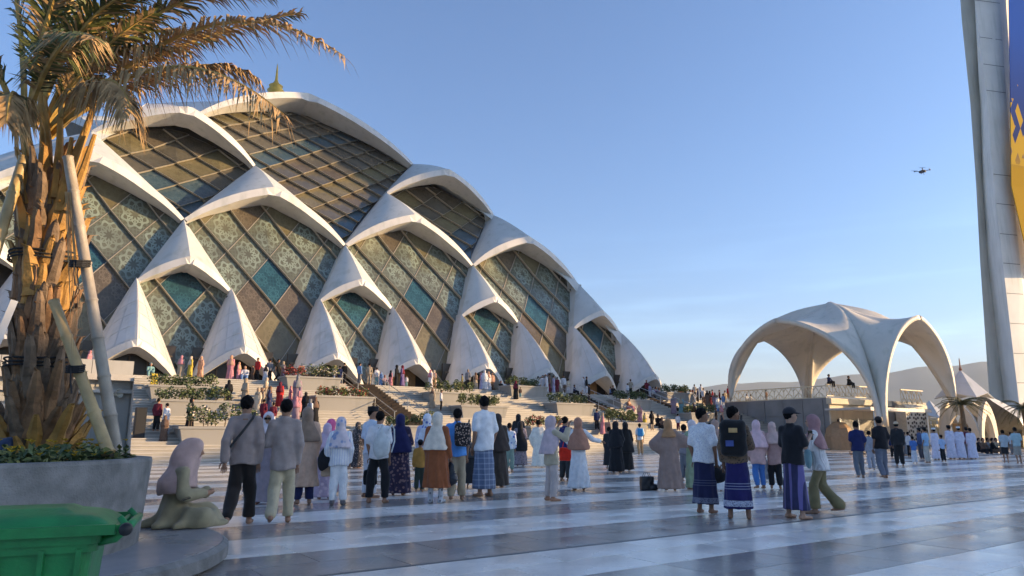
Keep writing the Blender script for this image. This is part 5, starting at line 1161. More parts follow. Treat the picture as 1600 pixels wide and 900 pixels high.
PR('child in mustard shirt between flowered dress and brown coat', 655, 769, 686, face=-10, top=('shirt', cloth((.35, .18, .04))), bottom=('trousers', cloth((.03, .04, .03))), head=('cap', cloth(BLACK)))
p_ = PR('woman in long rust-brown coat, cream hijab and silver boots', 681, 786, 642, face=12, dress=('robe', cloth((.2, .065, .025))), hemz=.28, flare=.27, head=('hijab', cloth((.52, .46, .38)), .45), shoes=cloth((.35, .36, .38), 'floral', (.1, .1, .11)), boot=.2, armR='bag')
hang_bag(p_, 'R', 'bulging black plastic bag carried by the woman in rust coat', pm('black_film', (.012, .014, .02), .3, .2, 6), 'plastic', 0, 1.0)
PR('woman in blue and white printed hijab left of the cream hijab', 665, 765, 645, face=-5, dress=('abaya', cloth((.4, .4, .5))), head=('hijab', cloth((.5, .52, .6), 'floral', (.1, .16, .4), .7), .4))
p_ = PR('boy in bright blue polo and khaki trousers seen from behind', 713, 782, 637, face=-5, stride=.2, top=('tee', cloth((.08, .24, .55))), bottom=('trousers', cloth((.3, .24, .16))), loose=.045)
back_bag(p_, 'black patterned backpack worn by the boy in blue polo', cloth((.02, .018, .018), 'floral', (.4, .3, .25), 1.6), 'backpack', (.1, -.2, 1.2), 1.0)
PR('child with black skirt partly hidden behind the khaki trousers', 735, 764, 690, face=10, dress=('abaya', cloth((.02, .02, .022))), hemz=.2, head=('hijab', cloth((.05, .05, .05)), .3))
p_ = PR('tall man in white T-shirt and blue plaid sarong, barefoot', 756, 776, 617, face=-35, top=('tee', cloth((.56, .57, .66))), hem=.76, bottom=('sarong', cloth((.09, .12, .19), 'plaid', (.28, .32, .4))), hemz=.13, turn=15, loose=.05)
p_ = PR('woman in dark brown satin abaya right of the plaid sarong', 777, 762, 645, face=-20, dress=('abaya', cloth((.045, .035, .028))), head=('hijab', cloth((.04, .03, .025)), .6))
hang_bag(p_, 'L', 'red cloth bag hanging between plaid sarong and brown abaya', cloth((.55, .02, .03)), 'plastic', .1, 1.0)
PR('child in white shirt with blue print left of the black veil', 796, 738, 660, face=10, top=('shirt', cloth((.5, .53, .6), 'floral', (.06, .1, .35), .5)), bottom=('trousers', cloth((.16, .22, .18))))
PR('woman in long black veil over grey flowered skirt', 813, 729, 657, face=0, dress=('abaya', cloth((.2, .17, .19), 'floral', (.1, .09, .1))), head=('hijab', cloth(BLACK), .85))
PR('woman in black headscarf just behind the long black veil', 810, 716, 646, face=0, dress=('abaya', cloth((.02, .02, .022))), head=('hijab', cloth((.015, .015, .016)), .5))
PR('person wrapped in white pilgrim cloth walking away', 842, 731, 655, face=0, dress=('kaftan', cloth((.58, .53, .46))), flare=.25, head=('hair',), stride=.3)
PR('woman in mauve hijab and sand tunic raising a phone', 862, 783, 648, face=60, top=('long', cloth((.36, .31, .22))), hem=.7, bottom=('trousers', cloth((.36, .31, .29))), head=('hijab', cloth((.42, .33, .34)), .5), armL='raise', armR='raise', loose=.05, turn=20)
PR('man in navy shirt left of the brown hijab', 884, 752, 650, face=35, top=('tee', cloth((.018, .022, .09))), bottom=('trousers', cloth((.03, .03, .03))))
p_ = PR('woman in brown satin hijab with white top and long white skirt', 905, 766, 651, face=-5, top=('long', cloth((.58, .6, .68))), hem=.78, bottom=('skirt', cloth((.58, .62, .72))), head=('hijab', cloth((.3, .15, .1)), .5), armL='fwd', armR='out', loose=.03)
hang_bag(p_, 'L', 'red paper bag held by the woman in brown satin hijab', cloth((.6, .03, .015)), 'tote', -.02, 1.0)
stn = empty('stanchion', gnd(935, 707), 0, 'red stanchion post with a small sign on top', 'post')
m_ = MB(); m_.tube([(0, 0, 0), (0, 0, .03)], [.24, .22], 14); m_.build('foot', pm('red_paint', (.5, .02, .02), .4), stn); m_ = MB(); m_.tube([(0, 0, .03), (0, 0, .95)], .05, 10); m_.build('pole', MATS['red_paint'], stn); m_ = MB(); m_.box((0, 0, 1.1), (.3, .03, .3)); m_.build('sign_plate', cloth((.3, .35, .6)), stn)
p_ = PR('woman in black abaya and veil holding a white bag, left of the pair', 964, 739, 657, face=25, dress=('abaya', cloth(BLACK)), head=('hijab', cloth(BLACK), .6), armR='fold', turn=20)
hang_bag(p_, 'R', 'white plastic bag hanging from the black robed woman', pm('white_film', (.6, .6, .62), .35, .1, 6), 'plastic', -.05, 1.0)
PR('woman in black abaya and veil, right of the pair', 979, 736, 658, face=-10, dress=('abaya', cloth((.014, .013, .013))), head=('hijab', cloth((.013, .012, .012)), .8))
PR('child in black beside the black robed pair', 953, 733, 666, face=20, dress=('abaya', cloth((.02, .02, .022))), hemz=.15, head=('hair',))
p_ = PR('boy in white shirt and tan trousers walking to the stairs', 1001, 711, 661, face=0, stride=.3, top=('tee', cloth((.5, .52, .55))), bottom=('trousers', cloth((.32, .2, .1))), h=.03)
back_bag(p_, 'blue backpack on the boy in tan trousers', cloth((.05, .22, .42)), 'backpack', (0, -.2, 1.2), 1.0)
gb = sdf_thing('shopping_bag', 'black shopping bag standing alone on the marble', 'bag', gnd(1011, 766), R(15), [('bag_body', lambda P: np.minimum(rbx(P * [1, 1, 1], (0, 0, .16), (.16 - .0, .09, .165), .03) + .006 * np.sin(P[:, 0] * 34) * np.sin(P[:, 2] * 29), ell(P, (.17, -.04, .07), (.12, .08, .08))), (-.25, -.2, -.01), (.34, .2, .38), pm('black_film', (.012, .014, .02), .3))])
m_ = MB()
for s in (-1, 1): m_.tube([(-.08, s * .05, .31), (-.05, s * .05, .4), (.05, s * .05, .4), (.08, s * .05, .31)], .008, 5)
m_.build('handles', M_eye, gb)
PR('woman in loose taupe kaftan and ochre hijab walking away', 1048, 767, 653, face=5, dress=('kaftan', cloth((.24, .165, .135))), head=('hijab', cloth((.32, .17, .08)), .18), armL='hip', armR='out', flare=.31, stride=.15)
PR('woman in pale green dress and white hijab beside the taupe kaftan', 1086, 765, 655, face=-30, dress=('abaya', cloth((.25, .31, .2))), head=('hijab', cloth((.55, .47, .46)), .35), armL='fwd')
PR('man in grey shirt between taupe kaftan and green dress', 1072, 752, 662, face=40, top=('tee', cloth((.2, .18, .19))), bottom=('trousers', cloth((.12, .12, .13))))
PR('woman in white prayer robe behind the white-shirted man', 1132, 768, 680, face=15, dress=('abaya', cloth((.58, .55, .54))), head=('hijab', cloth((.6, .57, .56)), .7))
PR('woman in peach top behind the white-shirted man with sarong', 1122, 752, 655, face=60, dress=('abaya', cloth((.42, .26, .2))), head=('hijab', cloth((.3, .2, .16)), .3))
p_ = PR('barefoot man in white patterned short-sleeved shirt and navy sarong', 1104, 802, 636, face=38, turn=45, top=('tee', cloth((.58, .58, .62), 'floral', (.46, .46, .52), 2.5)), hem=.8, bottom=('sarong', cloth((.014, .016, .05), 'hem', (.14, .15, .2), .9)), skin=1, loose=.05, hemz=.15)
hang_bag(p_, 'R', 'black bag held by the man in white patterned shirt', cloth(BLACK), 'round', .05, 1.0)
p_ = PR('barefoot man in black vest and navy sarong with white band', 1156, 811, 633, face=15, turn=60, top=('shirt', cloth((.13, .085, .055), 'floral', (.05, .04, .03), 2.)), hem=.82, bottom=('sarong', cloth((.016, .014, .075), 'hem', (.4, .42, .5), 1.)), skin=1, armR='fold', sep=.12, loose=.04, hemz=.15)
back_bag(p_, 'black vest pack with tan and blue patches on the man in banded sarong', cloth((.012, .012, .013)), 'backpack', (-.03, -.17, 1.2), 1.25)
hang_bag(p_, 'R', 'black round bag at the hip of the man in banded sarong', cloth((.014, .014, .016)), 'round', .08, 1.15)
pt = empty('patch', at_person(p_, (-.09, -.3, 1.12)), p_[0].rotation_euler[2], 'small blue and tan badge patch on the black vest pack', 'patch'); m_ = MB(); m_.box((0, 0, 0), (.12, .012, .09)); m_.build('badge', cloth((.06, .08, .22)), pt); m_ = MB(); m_.box((.06, 0, .2), (.13, .012, .07), .0); m_.build('badge', cloth((.42, .27, .12)), pt)
PR('woman in pink hijab, pink tunic and blue jeans', 1188, 764, 655, face=-5, top=('long', cloth((.45, .29, .27))), hem=.6, loose=.06, bottom=('jeans', cloth((.05, .14, .36))), head=('hijab', cloth((.52, .36, .38)), .42), stride=.15)
p_ = PR('woman in dusty pink coat and black trousers left of the black cap', 1213, 764, 658, face=25, top=('long', cloth((.32, .2, .18))), hem=.6, bottom=('trousers', cloth(BLACK)), head=('hijab', cloth((.42, .3, .27)), .3), armL='bag')
hang_bag(p_, 'L', 'white plastic bag beside the dusty pink coat', pm('white_film', (.6, .6, .62), .35), 'plastic', 0, 1.1)
p_ = PR('barefoot man in black shirt and cap, purple striped sarong, looking at a phone', 1246, 811, 635, face=62, turn=20, top=('tee', cloth((.013, .013, .016))), hem=.82, bottom=('sarong', cloth((.03, .03, .075), 'vstripe', (.13, .11, .26), .35)), head=('cap', cloth((.02, .02, .024))), armR='phone', armL='phone', loose=.055, sep=.12, hemz=.14, skin=2)
ph2 = empty('phone', at_person(p_, p_[1]['wrR'] + np.array([-.06, .1, .04])), 0, 'phone held by the man in black cap', 'phone'); m_ = MB(); m_.box((0, 0, 0), (.075, .012, .15)); m_.build('case', M_eye, ph2)
p_ = PR('barefoot woman in mauve hijab, white striped blouse and olive flared trousers turning left', 1290, 803, 646, face=-62, stride=.62, lead='L', top=('shirt', cloth((.56, .54, .52), 'vstripe', (.46, .43, .42), 1.6)), hem=.72, loose=.07, bottom=('flare', cloth((.17, .14, .07))), head=('hijab', cloth((.27, .15, .15)), .34), armL='fwd', armR='fwd', lean=(0, .05), skin=2)
back_bag(p_, 'teal pouch bag at the waist of the woman in striped blouse', cloth((.16, .26, .28)), 'shoulder_bag', (-.2, .12, .98), .8)
back_bag(p_, 'yellow pouch in front of the woman in striped blouse', cloth((.55, .4, .04)), 'shoulder_bag', (-.16, .3, 1.08), .5)
PR('man in navy T-shirt and grey jeans walking away', 1345, 748, 657, face=8, stride=.35, top=('tee', cloth((.014, .018, .07))), bottom=('jeans', cloth((.1, .11, .13))), loose=.06)
PR('man in black shirt, black cap and slate trousers walking away', 1382, 748, 650, face=-5, stride=.3, top=('tee', cloth((.012, .011, .013))), bottom=('trousers', cloth((.11, .12, .15))), head=('cap', cloth((.02, .014, .012))), loose=.07)
PR('child in grey walking between navy T-shirt and black shirt', 1363, 735, 672, face=15, stride=.4, top=('shirt', cloth((.24, .24, .27))), bottom=('trousers', cloth((.26, .26, .29))))
PR('man in black with tan bucket hat near the shop', 1407, 729, 658, face=30, top=('shirt', cloth((.02, .02, .022))), bottom=('trousers', cloth((.014, .014, .015))), head=('cap', cloth((.45, .32, .2))))
PR('boy in royal blue shirt and white trousers', 1430, 725, 681, face=0, top=('tee', cloth((.06, .14, .36))), bottom=('trousers', cloth((.45, .46, .5))))
PR('man in light blue shirt and khaki trousers by the robed group', 1450, 724, 667, face=-30, top=('tee', cloth((.22, .36, .52))), bottom=('trousers', cloth((.36, .34, .3))), head=('peci', cloth(BLACK)))
PR('man in dark cap just left of the light blue shirt', 1441, 718, 668, face=-30, top=('shirt', cloth((.05, .07, .14))), bottom=('trousers', cloth((.05, .05, .06))), head=('peci', cloth(BLACK)))
for i, (px, py, hd_, hw_, lb) in enumerate(((1464, 719, 668, ('peci', cloth((.6, .6, .6))), 'man in white robe and white cap, leftmost of the robed row'), (1488, 718, 664, ('peci', cloth(BLACK)), 'man in white robe and black songkok in the robed row'), (1503, 718, 666, ('peci', cloth((.62, .62, .62))), 'man in white robe and white cap beside the black songkok'), (1521, 718, 668, ('hair',), 'man in white robe at the right end of the robed row'))):
    PR(lb, px, py, hd_, face=-15 + i * 8, dress=('robe', cloth((.5, .48, .62))), flare=.26, head=hw_, hemz=.08)
PR('boy in light blue shirt and black trousers among the robed men', 1475, 722, 679, face=-10, top=('tee', cloth((.28, .38, .55))), bottom=('trousers', cloth(BLACK)), head=('peci', cloth(BLACK)))
PR('man in maroon shirt in front of the last white robe', 1515, 716, 667, face=10, top=('shirt', cloth((.1, .02, .035))), bottom=('trousers', cloth((.1, .1, .12))), head=('peci', cloth(BLACK)))
PR('man in light grey T-shirt and black shorts near the right edge', 1573, 724, 671, face=20, stride=.3, top=('tee', cloth((.36, .4, .42))), bottom=('trousers', cloth((.02, .02, .022))), cuff=.45)
PR('man in pale teal T-shirt and grey shorts at the right edge', 1593, 725, 667, face=10, stride=.2, top=('tee', cloth((.28, .38, .4))), bottom=('trousers', cloth((.25, .23, .2))), cuff=.4)
# --- under the left wall
PR('woman in dark skirt and pink sash bending near the kiosk', 122, 712, 652, face=60, dress=('abaya', cloth((.015, .015, .03))), head=('hijab', cloth((.08, .1, .2)), .2), lean=(0, .18))
PR('woman in red headscarf beside the bending woman', 137, 708, 655, face=150, dress=('abaya', cloth((.35, .2, .18))), head=('hijab', cloth((.4, .03, .04)), .3))
PR('woman in pink hijab left of the black veiled woman by the stairs', 184, 712, 666, face=160, dress=('abaya', cloth((.4, .2, .22))), head=('hijab', cloth((.55, .18, .24)), .3))
PR('woman in black hijab and grey dress standing by the stair wall', 196, 712, 664, face=20, dress=('abaya', cloth((.1, .1, .1))), head=('hijab', cloth((.015, .015, .015)), .4))
PR('woman in peach hijab and peach robe at the stair foot', 229, 712, 666, face=150, dress=('abaya', cloth((.5, .28, .2))), head=('hijab', cloth((.55, .3, .2)), .4))
PR('woman in cream hijab beside the peach robe', 243, 712, 666, face=-20, dress=('abaya', cloth((.5, .44, .38))), head=('hijab', cloth((.56, .48, .4)), .4))

# ================================================================== SMALL FIGURES ON STAIRS, TERRACE AND DECK
def flatten(pr_, nm):
    root = pr_[0]; V = []; F = []; fm = []
    for ch in list(root.children):
        sl = {'body': 0, 'eye': 3, 'top': 1, 'dress': 1, 'robe': 1, 'trousers': 2, 'skirt': 2, 'sarong': 2, 'hair': 3, 'hijab': 3, 'cap': 3}.get(ch.name.split('.')[0], 2)
        if ch.name.startswith('eye'): bpy.data.objects.remove(ch); continue
        b = len(V); V += [tuple(v.co) for v in ch.data.vertices]; F += [tuple(i + b for i in p.vertices) for p in ch.data.polygons]; fm += [sl] * len(ch.data.polygons); bpy.data.objects.remove(ch)
    bpy.data.objects.remove(root); return mesh(nm, V, F, [SKIN[0], SKIN[0], SKIN[0], M_hair], True, fm)
def proto(nm, **o): o['h'] = .042; return flatten(person('x', 800, 800, 0, o, pos=(0, 0, 0), H=1.0), nm)
dm = cloth(WHITE)
PT = {'man': proto('man', top=('shirt', dm), bottom=('trousers', dm)), 'manw': proto('manw', top=('tee', dm), bottom=('trousers', dm), stride=.6, armL='swingf', armR='swing'), 'robe': proto('robe', dress=('robe', dm)),
      'wom': proto('wom', dress=('abaya', dm), head=('hijab', dm, .45)), 'womw': proto('womw', dress=('abaya', dm), head=('hijab', dm, .6), stride=.5, armR='fold'), 'womp': proto('womp', top=('long', dm), bottom=('trousers', dm), head=('hijab', dm, .32), armL='fold')}
def sit_mesh():
    def bd(P):
        d = cap(P, (0, 0, .12), (0, .04, .44), .13, .13, .75); d = sm(d, cap(P, (-.15, .04, .48), (.15, .04, .48), .065, .065), .06)
        for k in (-1, 1): d = sm(d, cap(P, (k * .17, .05, .47), (k * .2, .18, .26), .055, .045), .03); d = sm(d, cap(P, (k * .2, .18, .26), (k * .06, .34, .24), .045, .035), .03)
        return d
    def lg_(P):
        d = None
        for k in (-1, 1): q = sm(cap(P, (k * .09, 0, .1), (k * .13, .38, .16), .1, .07), cap(P, (k * .13, .38, .16), (k * .12, .42, -.2), .07, .05), .04); d = q if d is None else sm(d, q, .04)
        return d
    V, F, fm = [], [], []
    for f, sl, lo, hi in ((bd, 1, (-.35, -.25, 0), (.35, .45, .6)), (lg_, 2, (-.3, -.2, -.3), (.3, .6, .3)), (lambda P: sm(ell(P, (0, .07, .68), (.075, .09, .11)), cap(P, (0, .04, .5), (0, .06, .62), .05, .05), .03), 0, (-.2, -.2, .45), (.2, .25, .85)), (lambda P: np.maximum(ell(P, (0, .055, .695), (.088, .103, .115)), P[:, 1] - .09 - (P[:, 2] - .69) * .5), 3, (-.2, -.2, .5), (.2, .25, .86))):
        v, q = surfnet(f, lo, hi, .035); b = len(V); V += [tuple(x) for x in v]; F += [tuple(i + b for i in x) for x in q]; fm += [sl] * len(q)
    return mesh('sitter', [tuple(np.array(v) / 1.0) for v in V], F, [SKIN[0], SKIN[0], SKIN[0], M_hair], True, fm)
PT['sit'] = sit_mesh()
COLS = {'white': (.6, .6, .62), 'cream': (.55, .47, .36), 'black': (.015, .015, .017), 'navy': (.02, .03, .09), 'blue': (.15, .26, .48), 'pink': (.5, .22, .25), 'peach': (.52, .3, .2), 'red': (.45, .03, .03), 'maroon': (.14, .02, .035), 'grey': (.2, .2, .21), 'mauve': (.28, .2, .24), 'teal': (.2, .36, .36), 'yellow': (.5, .38, .06), 'brown': (.16, .1, .07), 'beige': (.36, .29, .21), 'purple': (.14, .1, .22), 'olive': (.16, .15, .08), 'lavender': (.4, .38, .55)}
CM = {k: pm('wear_' + k, v, .9, .2, 7, spec=.2) for k, v in COLS.items()}
ORD = ['first', 'second', 'third', 'fourth', 'fifth', 'sixth', 'seventh', 'eighth', 'ninth', 'tenth', 'eleventh', 'twelfth', 'thirteenth', 'fourteenth', 'fifteenth', 'sixteenth', 'seventeenth', 'eighteenth', 'nineteenth', 'twentieth']
def on_terrace(px, w=-11.9, z=TZ + .03):
    lo_, hi_ = -60., 60.
    for _ in range(50):
        m = (lo_ + hi_) / 2; P = bw(m, w, z); d = P.y * math.cos(TH) + (P.z - 1.28) * math.sin(TH); x = 800 + 1108 * P.x / d
        if x < px: lo_ = m
        else: hi_ = m
    return bw(m, w, z)
def on_stair(px, row):
    best = None
    for i in range(-4, NSTEP * 3):
        w = -12.5 - (i + .5) * TD / 3 * 1.0; z = stair_z(w); z = TZ - .03 - max(0, math.floor((-12.5 - w) / TD)) * RZ if w < -12.5 else TZ
        r_ = ray(px, row); t = (z - 1.28) / r_.z if abs(r_.z) > 1e-5 else 0
        if t <= 0: continue
        P = r_ * t + Vector((0, 0, 1.28)); e_ = abs(to_b(P)[1] - w)
        if best is None or e_ < best[0]: best = (e_, w, z)
    return on_terrace(px, best[1], best[2] + .005)
spk.location = on_stair(216, 681)
ZN = {'a': 'before the leftmost entrance', 'b': 'before the second entrance', 'c': 'before the third entrance', 'd': 'by the middle terrace doors', 'e': 'before the fifth entrance', 'f': 'before the sixth entrance', 'g': 'before the seventh entrance', 'h': 'before the last entrance', 's1': 'on the left stairs', 's2': 'on steps behind the taupe men', 's3': 'on the middle stairs', 's4': 'on the right-hand stairs', 's5': 'at the terrace right end', 'k': 'on the canopy deck', 'p': 'far off near the shop', 'l': 'on the parapet above the kiosk'}
SM = [  # zone, surface, px, row, kind, top, bottom, head, height
 ('l', 't', 62, 0, 'man', 'white', 'grey', 'black', 1.6), ('l', 't', 137, 0, 'wom', 'pink', 'pink', 'pink', 1.5), ('a', 't', 234, 0, 'sit', 'teal', 'teal', 'teal', 1), ('a', 't', 281, 0, 'wom', 'beige', 'grey', 'pink', 1.5), ('a', 't', 296, 0, 'wom', 'yellow', 'beige', 'cream', 1.45), ('a', 't', 312, 0, 'wom', 'peach', 'peach', 'peach', 1.5),
 ('b', 't', 359, 0, 'wom', 'pink', 'mauve', 'peach', 1.72), ('b', 't', 372, 0, 'wom', 'pink', 'black', 'peach', 1.25), ('b', 't', 382, 0, 'sit', 'white', 'blue', 'black', 1.2), ('b', 't', 401, 0, 'man', 'red', 'black', 'black', 1.65), ('b', 't', 414, 0, 'wom', 'white', 'cream', 'black', 1.2), ('b', 't', 420, 0, 'man', 'grey', 'black', 'black', 1.62), ('b', 't', 433, 0, 'manw', 'black', 'black', 'black', 1.6), ('b', 't', 441, 0, 'womp', 'mauve', 'purple', 'beige', 1.5), ('b', 't', 475, 0, 'sit', 'brown', 'brown', 'brown', 1), ('b', 't', 394, 0, 'man', 'brown', 'brown', 'black', 1.1),
 ('c', 't', 521, 0, 'man', 'white', 'blue', 'black', 1.3), ('c', 't', 530, 0, 'man', 'navy', 'navy', 'black', 1.4), ('c', 't', 537, 0, 'man', 'black', 'black', 'black', 1.65), ('c', 't', 561, 0, 'man', 'blue', 'grey', 'black', 1.7), ('c', 't', 576, 0, 'man', 'beige', 'beige', 'black', 1.7), ('c', 't', 588, 0, 'man', 'white', 'teal', 'black', 1.45), ('c', 't', 595, 0, 'wom', 'blue', 'lavender', 'blue', 1.1), ('c', 't', 600, 0, 'sit', 'mauve', 'grey', 'pink', 1),
 ('d', 't', 610, 0, 'wom', 'pink', 'beige', 'black', 1.25), ('d', 't', 619, 0, 'wom', 'black', 'black', 'black', 1.72), ('d', 't', 628, 0, 'wom', 'purple', 'purple', 'maroon', 1.7), ('d', 't', 635, 0, 'man', 'white', 'teal', 'black', .9), ('d', 't', 672, 0, 'wom', 'white', 'beige', 'pink', 1.5), ('d', 't', 678, 0, 'wom', 'peach', 'white', 'cream', 1.5), ('d', 't', 722, 0, 'man', 'olive', 'brown', 'black', 1.3), ('d', 't', 731, 0, 'man', 'grey', 'black', 'beige', 1.75),
 ('e', 't', 743, 0, 'wom', 'beige', 'mauve', 'brown', 1.5), ('e', 't', 752, 0, 'wom', 'lavender', 'grey', 'pink', 1.5), ('e', 't', 757, 0, 'womw', 'white', 'white', 'white', 1.72), ('e', 't', 763, 0, 'womw', 'white', 'cream', 'peach', 1.65), ('e', 't', 769, 0, 'man', 'peach', 'brown', 'black', 1.6), ('e', 't', 782, 0, 'sit', 'black', 'white', 'black', 1), ('e', 't', 788, 0, 'sit', 'white', 'white', 'black', 1), ('e', 't', 795, 0, 'sit', 'navy', 'black', 'black', 1),
 ('f', 't', 841, 0, 'man', 'white', 'grey', 'black', 1.5), ('f', 't', 848, 0, 'robe', 'white', 'white', 'black', 1.6), ('f', 't', 854, 0, 'robe', 'white', 'white', 'white', 1.75), ('f', 't', 859, 0, 'man', 'brown', 'maroon', 'black', 1.75), ('f', 't', 865, 0, 'robe', 'lavender', 'blue', 'black', 1.6), ('f', 't', 871, 0, 'man', 'maroon', 'maroon', 'black', 1.5), ('f', 't', 881, 0, 'man', 'white', 'brown', 'black', 1.7), ('f', 't', 888, 0, 'man', 'cream', 'white', 'black', 1.4), ('f', 't', 897, 0, 'sit', 'navy', 'black', 'black', 1), ('f', 't', 826, 0, 'sit', 'black', 'black', 'black', 1),
 ('g', 't', 913, 0, 'robe', 'white', 'white', 'white', 1.78), ('g', 't', 917, 0, 'man', 'black', 'white', 'black', 1.7), ('g', 't', 954, 0, 'sit', 'blue', 'navy', 'black', 1), ('g', 't', 958, 0, 'sit', 'black', 'black', 'black', 1.15), ('g', 't', 981, 0, 'man', 'white', 'grey', 'black', 1.3), ('g', 't', 986, 0, 'manw', 'beige', 'black', 'black', 1.72),
 ('h', 't', 1011, 0, 'manw', 'maroon', 'black', 'black', 1.7), ('h', 't', 1015, 0, 'man', 'lavender', 'white', 'black', 1.3), ('h', 't', 1020, 0, 'sit', 'white', 'grey', 'black', 1.2), ('h', 't', 1024, 0, 'sit', 'purple', 'black', 'black', 1.3), ('h', 't', 1029, 0, 'sit', 'mauve', 'grey', 'brown', 1.2), ('h', 't', 1061, 0, 'sit', 'brown', 'brown', 'olive', 1.2), ('h', 't', 1066, 0, 'sit', 'red', 'maroon', 'black', 1.3), ('h', 't', 1071, 0, 'man', 'black', 'black', 'black', 1.3),
 ('s5', 's', 1078, 625, 'sit', 'white', 'white', 'black', 1.3), ('s5', 's', 1082, 626, 'sit', 'white', 'beige', 'maroon', 1.3), ('s5', 's', 1091, 628, 'man', 'navy', 'black', 'black', 1.4), ('s5', 's', 1096, 621, 'man', 'white', 'black', 'black', 1.6), ('s5', 's', 1100, 632, 'man', 'white', 'brown', 'black', 1.7), ('s5', 's', 1106, 634, 'wom', 'brown', 'brown', 'black', 1.6), ('s5', 's', 1110, 636, 'wom', 'maroon', 'mauve', 'black', 1.6), ('s5', 's', 1114, 632, 'man', 'red', 'brown', 'black', 1.5), ('s5', 's', 1118, 640, 'wom', 'mauve', 'maroon', 'brown', 1.7), ('s5', 's', 1122, 645, 'man', 'white', 'blue', 'black', 1.7), ('s5', 's', 1127, 648, 'man', 'white', 'white', 'black', 1.6), ('s5', 's', 1131, 640, 'man', 'blue', 'white', 'black', 1.6), ('s5', 's', 1134, 634, 'man', 'beige', 'grey', 'brown', 1.6), ('s5', 's', 1128, 660, 'wom', 'peach', 'pink', 'pink', 1.6), ('s5', 's', 1120, 664, 'man', 'black', 'black', 'black', 1.6), ('s5', 's', 1125, 632, 'man', 'maroon', 'black', 'black', 1.5), ('s5', 's', 1086, 624, 'man', 'cream', 'black', 'black', 1.6),
 ('s1', 's', 243, 672, 'man', 'maroon', 'black', 'black', 1.68), ('s1', 's', 257, 677, 'robe', 'white', 'white', 'black', 1.6), ('s1', 's', 296, 668, 'womw', 'black', 'black', 'black', 1.6), ('s1', 's', 255, 690, 'wom', 'brown', 'brown', 'brown', 1.3),
 ('s2', 's', 355, 635, 'wom', 'black', 'black', 'black', 1.6), ('s2', 's', 381, 640, 'wom', 'beige', 'beige', 'beige', 1.9), ('s2', 's', 401, 648, 'wom', 'cream', 'white', 'beige', 1.6), ('s2', 's', 407, 645, 'wom', 'beige', 'beige', 'brown', 1.5), ('s2', 's', 414, 632, 'womw', 'beige', 'beige', 'cream', 1.7), ('s2', 's', 420, 645, 'wom', 'navy', 'navy', 'brown', 1.6), ('s2', 's', 436, 636, 'wom', 'red', 'pink', 'maroon', 1.6), ('s2', 's', 453, 628, 'wom', 'pink', 'pink', 'pink', 1.1), ('s2', 's', 463, 632, 'wom', 'mauve', 'mauve', 'grey', 1.9), ('s2', 's', 467, 645, 'wom', 'pink', 'mauve', 'mauve', 1.6), ('s2', 's', 461, 662, 'wom', 'mauve', 'black', 'pink', 1.6), ('s2', 's', 476, 655, 'wom', 'black', 'brown', 'black', 1.6), ('s2', 's', 483, 664, 'wom', 'white', 'white', 'grey', 1.6), ('s2', 's', 491, 663, 'wom', 'black', 'black', 'brown', 1.6), ('s2', 's', 410, 665, 'man', 'maroon', 'maroon', 'black', 1.5), ('s2', 's', 425, 672, 'man', 'maroon', 'white', 'black', 1.5),
 ('s3', 's', 675, 640, 'wom', 'beige', 'beige', 'brown', 1.5), ('s3', 's', 689, 641, 'man', 'white', 'black', 'black', 1.5), ('s3', 's', 806, 625, 'wom', 'black', 'brown', 'maroon', 1.6), ('s3', 's', 813, 622, 'man', 'brown', 'teal', 'black', .9), ('s3', 's', 921, 630, 'man', 'black', 'black', 'black', 1.75), ('s3', 's', 942, 678, 'wom', 'pink', 'beige', 'beige', 1.65), ('s3', 's', 933, 672, 'man', 'navy', 'black', 'black', 1.6), ('s3', 's', 982, 640, 'sit', 'peach', 'pink', 'peach', 1.2),
 ('s4', 's', 1000, 661, 'wom', 'pink', 'navy', 'peach', 1.5), ('s4', 's', 1008, 670, 'wom', 'yellow', 'yellow', 'beige', 1.3), ('s4', 's', 1019, 672, 'womp', 'black', 'beige', 'black', 1.6), ('s4', 's', 1053, 647, 'wom', 'mauve', 'beige', 'grey', 1.75), ('s4', 's', 1065, 648, 'wom', 'teal', 'teal', 'beige', 1.7), ('s4', 's', 1084, 656, 'wom', 'maroon', 'maroon', 'maroon', 1.5), ('s4', 's', 1028, 668, 'sit', 'black', 'black', 'black', 1.2), ('s4', 's', 1034, 670, 'sit', 'brown', 'black', 'black', 1.1), ('s4', 's', 1060, 672, 'man', 'white', 'maroon', 'black', 1.4),
 ('k', 'd', 1142, 0, 'man', 'white', 'black', 'black', 1.6), ('k', 'd', 1139, 0, 'man', 'red', 'brown', 'black', 1.5), ('k', 'd', 1167, 0, 'sit', 'white', 'grey', 'black', 1), ('k', 'd', 1173, 0, 'sit', 'white', 'white', 'black', 1), ('k', 'd', 1198, 0, 'man', 'brown', 'brown', 'black', 1.4),
 ('p', 'g', 1305, 700, 'manw', 'blue', 'black', 'black', 1.6), ('p', 'g', 1317, 701, 'man', 'white', 'black', 'black', 1.6), ('p', 'g', 1302, 703, 'sit', 'white', 'red', 'black', 1.3), ('p', 'g', 1332, 703, 'man', 'black', 'yellow', 'black', 1.0), ('p', 'g', 1172, 700, 'man', 'brown', 'black', 'black', 1.6), ('p', 'g', 1183, 701, 'man', 'black', 'black', 'black', 1.6), ('p', 'g', 1196, 702, 'robe', 'white', 'white', 'black', 1.75), ('p', 'g', 1208, 702, 'robe', 'white', 'blue', 'black', 1.6), ('p', 'g', 1416, 712, 'man', 'grey', 'grey', 'black', 1.5), ('p', 'g', 1422, 714, 'man', 'white', 'black', 'black', 1.5), ('p', 'g', 1397, 716, 'man', 'navy', 'black', 'black', 1.5),
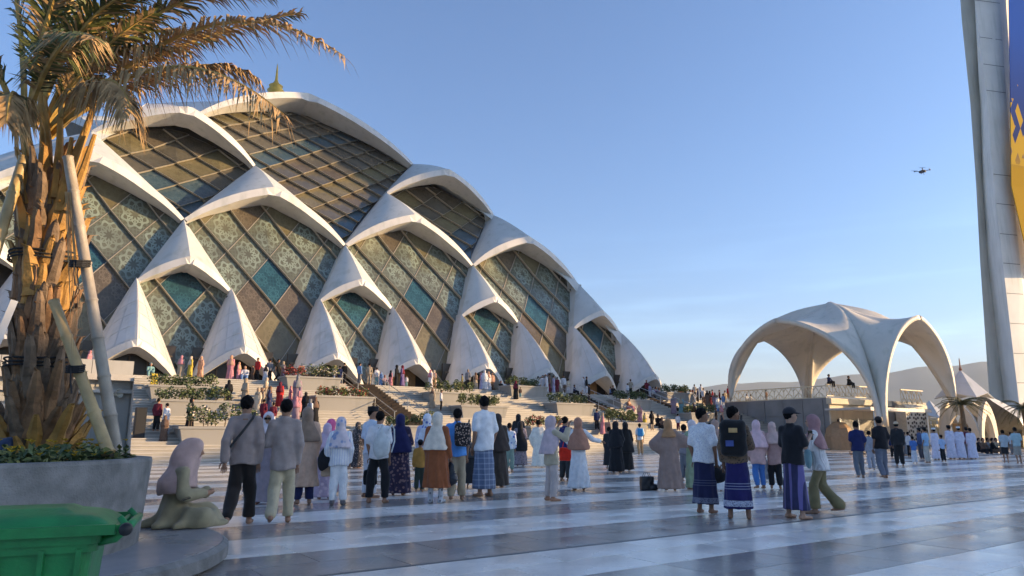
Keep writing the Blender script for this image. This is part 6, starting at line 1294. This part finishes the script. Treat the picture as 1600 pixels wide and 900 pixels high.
 ('p', 'g', 1530, 708, 'sit', 'black', 'black', 'black', 1.3), ('p', 'g', 1537, 709, 'sit', 'brown', 'black', 'black', 1.3), ('p', 'g', 1544, 708, 'sit', 'grey', 'brown', 'black', 1.3), ('p', 'g', 1551, 709, 'sit', 'black', 'brown', 'black', 1.3), ('p', 'g', 1557, 708, 'sit', 'beige', 'black', 'black', 1.3), ('p', 'g', 1583, 710, 'man', 'white', 'grey', 'black', 1.5)]
zc = {}
for row_ in sorted(SM, key=lambda r: r[2]): zc.setdefault(row_[0], []).append(row_)
sr = random.Random(21)
for zone, rows_ in zc.items():
    for i, (z_, sf, px, row, kd, c1, c2, ch, hh) in enumerate(rows_):
        if sf == 't': P = on_terrace(px, (-11.8 - .5 * sr.random()) if zone != 'l' else -11.6, TZ + .035)
        elif sf == 's': P = on_stair(px, row)
        elif sf == 'd': P = on_terrace(px, -16.2 if px > 1150 else -13, 4.62 if px > 1150 else TZ + .03)
        else: P = gnd(px, row)
        o = obj('person', PT[kd]); o.location = P; s_ = hh / 1.0 if kd != 'sit' else (hh if hh > 1.05 else 1.0)
        o.scale = (s_, s_, s_); o.rotation_euler = (0, 0, sr.choice([0, .5, -.6, 2.8, 3.4, 1.4, -1.5, .2]))
        if kd == 'sit': o.location.z += .06; o.rotation_euler[2] = BYAW + math.pi + sr.uniform(-.5, .5)
        for k, m in enumerate((SKIN[i % 3], CM[c1], CM[c2], CM[ch] if (kd.startswith('wom') or ch != 'black') else M_hair)): o.material_slots[k].link = 'OBJECT'; o.material_slots[k].material = m
        who = 'seated person' if kd == 'sit' else 'woman' if kd.startswith('wom') else 'robed person' if kd == 'robe' else 'child' if hh < 1.2 else 'man'
        tag(o, f'{who} in {c1} and {c2}, {ORD[i]} from left {ZN[zone]}', 'person', 'small distant people ' + ZN[zone])
for px, c_, lb in ((1295, 'navy', 'seated person in blue on the deck railing, the left of the two'), (1326, 'black', 'seated person in black on the deck railing, the right of the two')):
    o = obj('person', PT['sit']); q = on_terrace(px, -26.2, 5.86); o.location = q; o.scale = (1.15,) * 3; o.rotation_euler = (0, 0, BYAW + math.pi)
    for k, m in enumerate((SKIN[0], CM[c_], CM['black'], M_hair)): o.material_slots[k].link = 'OBJECT'; o.material_slots[k].material = m
    tag(o, lb, 'person', 'people on the deck railing')
